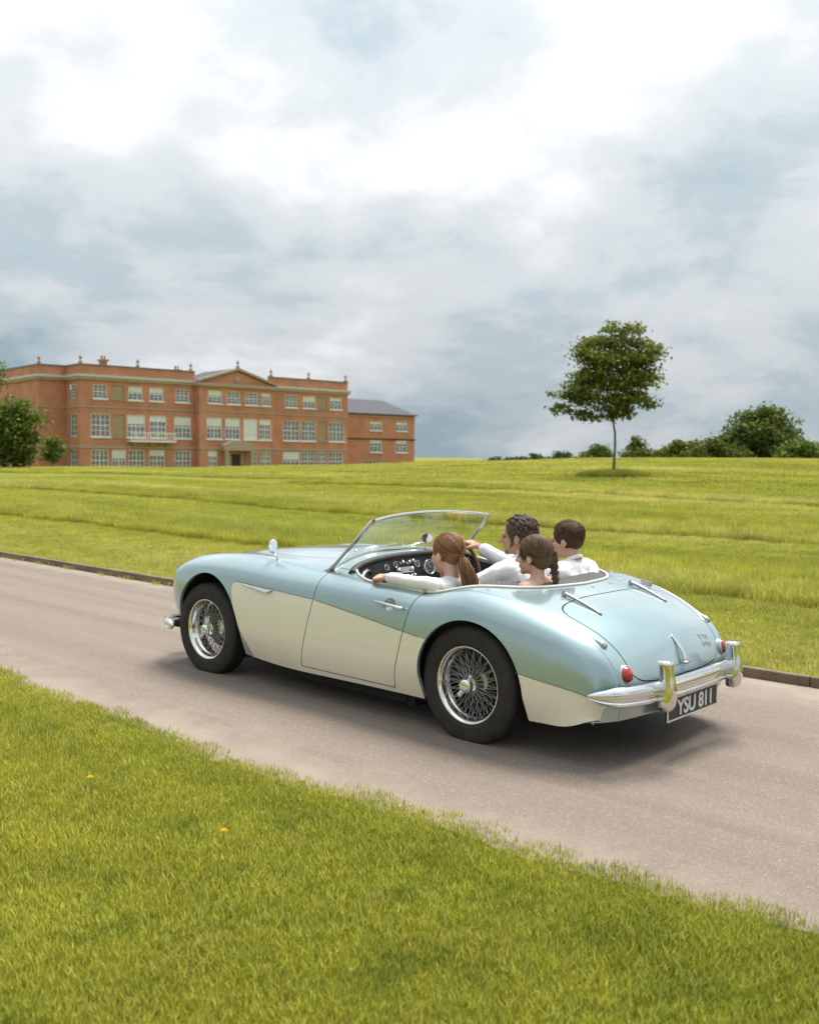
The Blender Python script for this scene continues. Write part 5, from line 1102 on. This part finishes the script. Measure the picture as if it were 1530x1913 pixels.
def limb(mb, pts, rad):
    for a, b_, ra, rb_ in zip(pts[:-1], pts[1:], rad[:-1], rad[1:]): mb.cap(a, b_, ra, rb_)
def legs(mb, hip, knee, foot, r0, r1, r2, wd):
    for sd in (1, -1):
        h = Vector(hip)+Vector((0, wd*sd, 0)); k = Vector(knee)+Vector((0, wd*1.25*sd, 0)); f = Vector(foot)+Vector((0, wd*1.1*sd, 0)); limb(mb, [h, k, f, f+Vector((.12, 0, -.02))], [r0, r1, r2, r2*.8])
def torso(mb, C7, hip, sw_, dep, waist):
    C7, hip = Vector(C7), Vector(hip); ax_ = C7-hip
    for sd in (1, -1):
        S = C7+Vector((-.0, sw_*sd, -.045)); mb.cap(C7+Vector((0, .03*sd, -.028)), S, dep*.42, dep*.46)
        mb.cap(S+Vector((0, -.05*sd, -.05)), hip+ax_*.40+Vector((0, waist*.55*sd, 0)), dep*.62, dep*.60); mb.cap(hip+ax_*.40+Vector((0, waist*.5*sd, 0)), hip+Vector((0, waist*.6*sd, 0)), dep*.62, dep*.68)
    mb.cap(C7+Vector((.02, 0, -.11)), hip+ax_*.35, dep*.75, dep*.72); mb.cap(hip+ax_*.35, hip, dep*.72, dep*.78)
def eyes(M_, parent, sc=1.0):
    for sd in (1, -1): MB().ball(tuple(M_ @ Vector((.0740*sc, .030*sd*sc, .002*sc))), .0100*sc, 12, 8).build('eye', meye, parent, smooth=True)
CAPC, CAPR = Vector((-.020, 0, .036)), (.1005, .0815, .0905)
def cap_pt(M_, d, k=1.0, sc=1.0):
    d = Vector(d).normalized(); q = CAPC+Vector((d.x*CAPR[0], d.y*CAPR[1], d.z*CAPR[2]))*k; return M_ @ (q*sc)
def slerp(a, b_, q):
    a, b_ = Vector(a).normalized(), Vector(b_).normalized(); om = math.acos(max(-1, min(1, a.dot(b_))))
    if om < 1e-3: return a
    return (a*math.sin((1-q)*om)+b_*math.sin(q*om))/math.sin(om)
def hair_base(mb, M_, sc=1.0, low=-.01, vol=1.0):
    mb.ball((0, 0, 0), tuple(q*sc*vol for q in CAPR), 24, 16, M_ @ Matrix.Translation(CAPC*sc)); mb.ball((0, 0, 0), (.058*sc*vol, .066*sc*vol, .066*sc), 20, 12, M_ @ Matrix.Translation(Vector((-.055, 0, low))*sc))
def Mh(pos, yaw, pitch=0, roll=0): return Matrix.Translation(pos) @ Matrix.Rotation(R(yaw), 4, 'Z') @ Matrix.Rotation(R(pitch), 4, 'Y') @ Matrix.Rotation(R(roll), 4, 'X')
rh = random.Random(12)
# --- woman in the near front seat
H = Vector((.470, .335, .956)); M_ = Mh(H, -4, 4, 0); P = empty('person', (.42, .33, .36)); tag(P, 'woman with auburn ponytail and cream top, arm resting along the near door', 'person')
inv = Vector((-.42, -.33, -.36))
def place(o, root): o.location = -Vector(root.location); return o
c7 = H+Vector((-.055, 0, -.142)); hip = Vector((.40, .33, .42)); shL = c7+Vector((.005, .150, -.045)); elL = Vector((.300, .625, .808)); wrL = Vector((.645, .652, .828)); shR = c7+Vector((.01, -.145, -.055)); elR = Vector((.60, .16, .56)); wrR = Vector((.80, .26, .50))
m = MB(); head(m, M_, 1.02, .92); neck(m, M_, c7+Vector((.012, 0, .01)), .043); torso(m, c7, hip, .125, .115, .10); limb(m, [shL, elL, wrL], [.04, .033, .024]); limb(m, [shR, elR, wrR], [.04, .033, .024])
hand(m, wrL+Vector((.01, 0, 0)), (1, -.02, -.10), (0, .35, 1), 1, (62, 75, 45), .98); hand(m, wrR, (1, .2, -.1), (0, -.2, 1), -1, (20, 25, 20), .92)
place(organic('body', m, .0042, mskin, P, 5), P); eyes(M_, P); [place(o, P) for o in P.children if o.name.startswith('eye')]
m = MB(); torso(m, c7+Vector((0, 0, -.012)), hip, .135, .155, .12); limb(m, [shL, elL, wrL-Vector((.03, 0, 0))], [.060, .047, .034]); limb(m, [shR, elR, wrR], [.058, .048, .036]); o = organic('sweater', m, .007, mknit, P, 5); fold(o, .007, 11); place(o, P)
m = MB(); legs(m, hip+Vector((.06, 0, -.02)), (.84, .33, .55), (1.15, .33, .33), .085, .062, .045, .085); place(organic('trousers', m, .012, mjean, P, 4), P)
m = MB(); hair_base(m, M_, 1.025, .002); hb = place(organic('hair', m, .006, hW, P, 4), P)
tie = (-.83, -.10, -.42); m = MB()
for k in range(900):
    a = rh.uniform(-1, 1); d0 = Vector((rh.uniform(-.35, .72), rh.choice([-1, 1])*rh.uniform(.15, 1), rh.uniform(-.25, .95))).normalized()
    if d0.x > .3 and d0.z < .55: d0 = Vector((d0.x*.6, d0.y, .62)).normalized()
    q0 = rh.uniform(0, .35); lift = rh.uniform(.998, 1.022)+(.03*rh.random() if k % 23 == 0 else 0); pts = [cap_pt(M_, slerp(d0, tie, q0+(1-q0)*q/7), lift*(1+.018*math.sin(q/7*math.pi)), 1.025) for q in range(8)]; m.tube(pts, [.0007, .0012, .0014, .0015, .0015, .0014, .0013, .0012], 4, caps=False)
o = m.build('hair_locks', hW, hb, smooth=True)
tp_ = cap_pt(M_, tie, 1.02, 1.025); m = MB(); dn = Vector((-.05, -.02, -.30))
for k in range(620):
    a, r_ = rh.uniform(0, 6.28), math.sqrt(rh.random()); ln = rh.uniform(.75, 1.0); off = Vector((math.cos(a)*.7, math.sin(a), 0)); ph = rh.uniform(0, 6.28); pts = []
    for q in np.linspace(0, 1, 9):
        w_ = .012+.046*math.sin(min(1, q*1.5)*math.pi*.55)*(1-.35*max(0, q-.6)/.4); pts.append(tp_+Vector((-.030*math.sin(q*1.8), -.012*q, 0))+dn*q*ln+off*r_*w_+Vector((math.sin(q*7+ph), math.cos(q*6+ph), 0))*(.0022+.004*q*(k % 5 == 0)))
    m.tube(pts, [.0015]*7+[.0011, .0005], 4, caps=False)
m.build('ponytail', hW, hb, smooth=True)
m = MB()
for k in range(70):                                                     # strands the wind has pulled loose
    d0 = Vector((rh.uniform(-.7, .6), rh.choice([-1, 1])*rh.uniform(.3, 1), rh.uniform(-.4, 1))).normalized(); w0 = Vector((-.5, rh.uniform(-.3, .3), rh.uniform(-.3, .4)))
    m.tube([cap_pt(M_, d0+w0*.28*q/4, 1.0+rh.uniform(.02, .09)*(q/4)**1.4, 1.025) for q in range(5)], [.0007, .0008, .0008, .0006, .0003], 3, caps=False)
m.build('loose_strands', hW, hb, smooth=True)
m = MB(); m.lathe([(.013, -.006), (.016, 0), (.013, .006), (.010, 0)], 16, frame(tp_+Vector((-.004, 0, -.006)), (-.3, 0, -1), (1, 0, 0)), closed=True); m.build('hair_tie', hG, hb)
# --- man at the wheel
H = Vector((.455, -.335, 1.020)); M_ = Mh(H, 24, 3, 0); P = empty('person', (.40, -.33, .36)); tag(P, 'man with wavy greying hair and beard in a white shirt, driving', 'person')
c7 = Vector((.395, -.335, .868)); hip = Vector((.36, -.33, .42)); shL = c7+Vector((.02, .185, -.055)); elL = Vector((.605, -.105, .725)); wrL = Vector((.80, -.09, .60)); shR = c7+Vector((.02, -.185, -.055)); elR = Vector((.66, -.585, .80)); wrR = Vector((.868, -.492, .913))
m = MB(); head(m, M_, 1.04, 1.08); neck(m, M_, c7+Vector((.012, 0, .015)), .054); torso(m, c7, hip, .155, .135, .11); limb(m, [shL, elL, wrL], [.05, .043, .031]); limb(m, [shR, elR, wrR], [.05, .043, .031])
hand(m, wrR+Vector((.012, .002, .006)), (.86, .26, .30), (-.35, .05, 1), -1, (30, 55, 40), 1.18); hand(m, wrL, (1, 0, -.2), (0, .2, 1), 1, (40, 45, 30), 1.05)
place(organic('body', m, .0044, mskin2, P, 5), P); eyes(M_, P, 1.04); [place(o, P) for o in P.children if o.name.startswith('eye')]
m = MB(); torso(m, c7+Vector((0, 0, -.006)), hip, .172, .185, .15); limb(m, [shL, elL, wrL-Vector((.02, 0, -.01))], [.076, .064, .045]); limb(m, [shR, elR, wrR-Vector((.03, -.012, .016))], [.074, .062, .042]); o = organic('shirt', m, .007, mshirt, P, 4); fold(o, .012, 9, 3); place(o, P)
m = MB(); ring_ = [c7+Vector((.012+.066*math.cos(a), .066*math.sin(a), .030-.030*math.cos(a))) for a in np.linspace(0, 2*math.pi, 25)[:-1]]; m.tube(ring_, .016, 8, closed=True, flat=1.6); place(m.build('collar', mshirt, P, smooth=True), P)
m = MB(); legs(m, hip+Vector((.06, 0, -.02)), (.86, -.33, .56), (1.2, -.33, .34), .10, .072, .05, .09); place(organic('trousers', m, .012, mjean, P, 4), P)
m = MB(); hair_base(m, M_, 1.03, .0, 1.0); hb = place(organic('hair', m, .006, hM, P, 4), P); m = MB()
for k in range(300):
    d0 = Vector((rh.uniform(-1, .8), rh.uniform(-1, 1), rh.uniform(-.45, 1))).normalized()
    if d0.x > .45 and d0.z < .62: continue
    if d0.x > .1 and d0.z < -.05: continue
    fl = Vector((-.9+rh.uniform(-.2, .2), d0.y*.25+rh.uniform(-.25, .25), -.35-.4*max(0, -d0.x))); ph = rh.uniform(0, 6.28); L = rh.uniform(.4, .85); up_ = rh.uniform(.7, 1.5)
    for c_ in range(6):
        j0 = Vector((rh.uniform(-.05, .05), rh.uniform(-.05, .05), rh.uniform(-.05, .05))); pts = []
        for q in range(8):
            d = (d0+j0*(1-.5*q/7)+fl*L*q/7+Vector((0, math.sin(q*1.15+ph)*.10, math.cos(q*1.15+ph)*.07))).normalized(); pts.append(cap_pt(M_, d, 1.0+up_*(.095*math.sin(min(1, q/5)*math.pi*.6)+.05*max(0, d0.z))+.025*math.sin(q*1.3+ph)+j0.z*.25, 1.03))
        m.tube(pts, [.0012, .0018, .0020, .0020, .0020, .0018, .0014, .0005], 4, caps=False)
m.build('hair_locks', hM, hb, smooth=True)
m = MB()
for k in range(1500):                                                  # short beard along the jaw, chin and lip
    q = rh.uniform(-1, 1); jx, jy = .074*math.cos(q*1.25)-.004, .058*math.sin(q*1.35); z = -.098+.055*abs(q)**1.5+rh.uniform(0, .045); p = M_ @ (Vector((jx*(.92 if z > -.06 else 1.0), jy, z))*1.04); d = (M_.to_3x3() @ Vector((jx, jy, -.07))).normalized(); p = p+Vector((rh.uniform(-1, 1), rh.uniform(-1, 1), rh.uniform(-1, 1)))*.003; m.tube([p-d*.008, p+d*.006+Vector((0, 0, -.003))], [.0016, .0007], 3, caps=False)
m.build('beard', hBe, hb)
# --- girl in the near rear seat
H = Vector((-.085, .246, .978)); M_ = Mh(H, 10, 3, 0); P = empty('person', (-.05, .26, .53)); tag(P, 'girl with a brown side braid and sleeveless top behind the woman', 'person')
c7 = H+Vector((-.04, 0, -.128)); hip = Vector((-.07, .26, .58)); shL = c7+Vector((.01, .128, -.036)); shR = c7+Vector((.01, -.128, -.036)); elL = Vector((.08, .39, .66)); elR = Vector((.06, .10, .66)); wrL = Vector((.18, .34, .62)); wrR = Vector((.18, .20, .62))
m = MB(); head(m, M_, .93, .88); neck(m, M_, c7+Vector((.01, 0, .01)), .036); torso(m, c7, hip, .115, .118, .085); limb(m, [shL, elL, wrL], [.036, .028, .021]); limb(m, [shR, elR, wrR], [.036, .028, .021]); hand(m, wrL, (.8, -.5, 0), (0, 0, 1), 1, (20, 25, 20), .78); hand(m, wrR, (.8, .5, 0), (0, 0, 1), -1, (20, 25, 20), .78)
place(organic('body', m, .0042, mskin, P, 5), P); eyes(M_, P, .93); [place(o, P) for o in P.children if o.name.startswith('eye')]
m = MB(); torso(m, c7+Vector((0, 0, -.085)), hip, .085, .128, .09); o = organic('top', m, .007, mvest, P, 4); fold(o, .004, 22); place(o, P)
for sd in (1, -1):
    m = MB(); S = c7+Vector((0, .07*sd, 0)); m.tube(smooth_line([S+Vector((-.052, .012*sd, -.11)), S+Vector((-.048, .005*sd, -.05)), S+Vector((-.012, 0, .008)), S+Vector((.038, 0, -.03)), S+Vector((.055, 0, -.10))], 4), .007, 6, flat=.5); place(m.build('strap', mstrap, P, smooth=True), P)
m = MB(); legs(m, hip+Vector((.05, 0, -.02)), (.14, .26, .62), (.20, .26, .33), .06, .045, .035, .06); place(organic('trousers', m, .012, mjean, P, 4), P)
m = MB(); hair_base(m, M_, .97, -.012, 1.02); hb = place(organic('hair', m, .006, hG, P, 4), P); tie = (-.62, -.52, -.72); m = MB()
for k in range(950):
    sd = rh.choice([-1, 1]); d0 = Vector((rh.uniform(-.75, .85), sd*rh.uniform(.02, .9), rh.uniform(-.1, 1))).normalized()
    if d0.x > .35 and d0.z < .5: d0 = Vector((d0.x*.7, d0.y, .6)).normalized()
    mid = Vector((-.35, sd*.85, -.15)).normalized(); pts = []; q0 = rh.uniform(0, .3)
    for q in range(9):
        w_ = q0+(1-q0)*q/8; a = slerp(d0, mid, min(1, w_*1.6)); a = slerp(a, tie, w_**1.7); pts.append(cap_pt(M_, a, 1.018+.022*math.sin(w_*math.pi)+.010*math.sin(k)+(.02*math.sin(w_*3) if k % 19 == 0 else 0), .97))
    m.tube(pts, [.0007, .0013, .0015, .0015, .0015, .0015, .0014, .0013, .0011], 4, caps=False)
m.build('hair_locks', hG, hb, smooth=True)
bp0 = cap_pt(M_, tie, .98, .97); m = MB()
for k in range(11):                                                     # plait: leaves of hair laid left over right
    q = k/10; c_ = bp0+Vector((-.030*q-.012, -.008, .03-.165*q)); w_ = .027*(1-.35*q); sd = 1 if k % 2 else -1; ax_ = Vector((.25*sd, .62*sd, -.75)).normalized()
    for j in range(34):
        a = j*.7; o_ = Vector((math.cos(a), math.sin(a), rh.uniform(-.6, .6)))*w_*rh.uniform(.25, .62); m.tube([c_-ax_*w_*1.25+o_*.5+Vector((-.006, 0, .008)), c_-ax_*w_*.5+o_+Vector((-.011, 0, .003)), c_+ax_*w_*.5+o_+Vector((-.011, 0, -.002)), c_+ax_*w_*1.25+o_*.4], [.0012, .002, .002, .001], 4, caps=False)
    m.ball(tuple(c_+Vector((-.004, 0, 0))), (w_*.75, w_*.9, w_*.85), 10, 8)
m.build('braid', hG, hb, smooth=True)
m = MB()
for k in range(9): m.tube([cap_pt(M_, (.55, .75, .15), 1.0, .97), cap_pt(M_, (.62, .85, -.2+.03*k), 1.06, .97), cap_pt(M_, (.52, .86, -.62+.05*k), 1.13, .97), cap_pt(M_, (.66, .84, -1.0+.09*k), 1.18, .97)], [.002, .0022, .0018, .0006], 4, caps=False)
for k in range(80):
    d0 = Vector((rh.uniform(-.8, .7), rh.choice([-1, 1])*rh.uniform(.1, 1), rh.uniform(-.5, 1))).normalized(); w0 = Vector((-.5, rh.uniform(-.3, .3), rh.uniform(-.4, .4)))
    m.tube([cap_pt(M_, d0+w0*.28*q/4, 1.02+rh.uniform(.02, .09)*(q/4)**1.4, .97) for q in range(5)], [.0007, .0008, .0008, .0006, .0003], 3, caps=False)
m.build('loose_strands', hG, hb, smooth=True)
# --- boy in the far rear seat
H = Vector((.035, -.255, 1.028)); M_ = Mh(H, 12, 6, 0); P = empty('person', (.02, -.26, .53)); tag(P, 'boy with short brown hair and white shirt in the far rear seat', 'person')
c7 = H+Vector((-.055, 0, -.132)); hip = Vector((-.02, -.26, .58)); shL = c7+Vector((.0, .150, -.05)); shR = c7+Vector((.0, -.150, -.05)); elL = Vector((.08, -.08, .68)); elR = Vector((.06, -.45, .70)); wrL = Vector((.24, -.16, .62)); wrR = Vector((.24, -.34, .62))
m = MB(); head(m, M_, .96, .92); neck(m, M_, c7+Vector((.012, 0, .01)), .041); torso(m, c7+Vector((0, 0, -.01)), hip, .105, .105, .08); limb(m, [shL, elL, wrL], [.036, .031, .023]); limb(m, [shR, elR, wrR], [.038, .031, .023]); hand(m, wrL, (.8, -.4, 0), (0, 0, 1), 1, (20, 25, 20), .82); hand(m, wrR, (.8, .4, 0), (0, 0, 1), -1, (20, 25, 20), .82)
place(organic('body', m, .0042, mskin, P, 5), P); eyes(M_, P, .96); [place(o, P) for o in P.children if o.name.startswith('eye')]
m = MB(); torso(m, c7+Vector((0, 0, -.010)), hip, .145, .170, .13); limb(m, [shL, shL*.45+elL*.55], [.062, .066]); limb(m, [shR, shR*.45+elR*.55], [.062, .066]); o = organic('shirt', m, .007, mtee, P, 4); fold(o, .010, 9, 9); place(o, P)
m = MB(); ring_ = [c7+Vector((.016+.055*math.cos(a), .056*math.sin(a), .018-.032*math.cos(a))) for a in np.linspace(.5, 2*math.pi-.5, 22)]; m.tube(ring_, .010, 8, flat=1.5); place(m.build('collar', mtee, P, smooth=True), P)
m = MB(); legs(m, hip+Vector((.05, 0, -.02)), (.20, -.26, .62), (.24, -.26, .33), .065, .05, .04, .065); place(organic('trousers', m, .012, mjean, P, 4), P)
m = MB(); hair_base(m, M_, .965, .006, 1.0); hb = place(organic('hair', m, .006, hB, P, 4), P); m = MB()
for k in range(1900):
    d0 = Vector((rh.uniform(-1, .85), rh.uniform(-1, 1), rh.uniform(-.55, 1))).normalized()
    if d0.x > .45 and d0.z < .5: continue
    if d0.x > .05 and d0.z < -.02: continue
    cw = Vector((-.55, .1, .83)); fl = (d0-cw*d0.dot(cw)).normalized()*(.55 if d0.z > .3 else .30)+Vector((.10 if d0.z > .4 else 0, .1, 0)); pts = [cap_pt(M_, d0+fl*q/4, 1.0+(.060 if d0.z > .35 else .020)*rh.uniform(.75, 1.2)*math.sin(min(1, q/3)*math.pi*.55)+rh.uniform(0, .006), .965) for q in range(5)]; m.tube(pts, [.0011, .0016, .0016, .0013, .0004], 4, caps=False)
m.build('hair_locks', hB, hb, smooth=True)
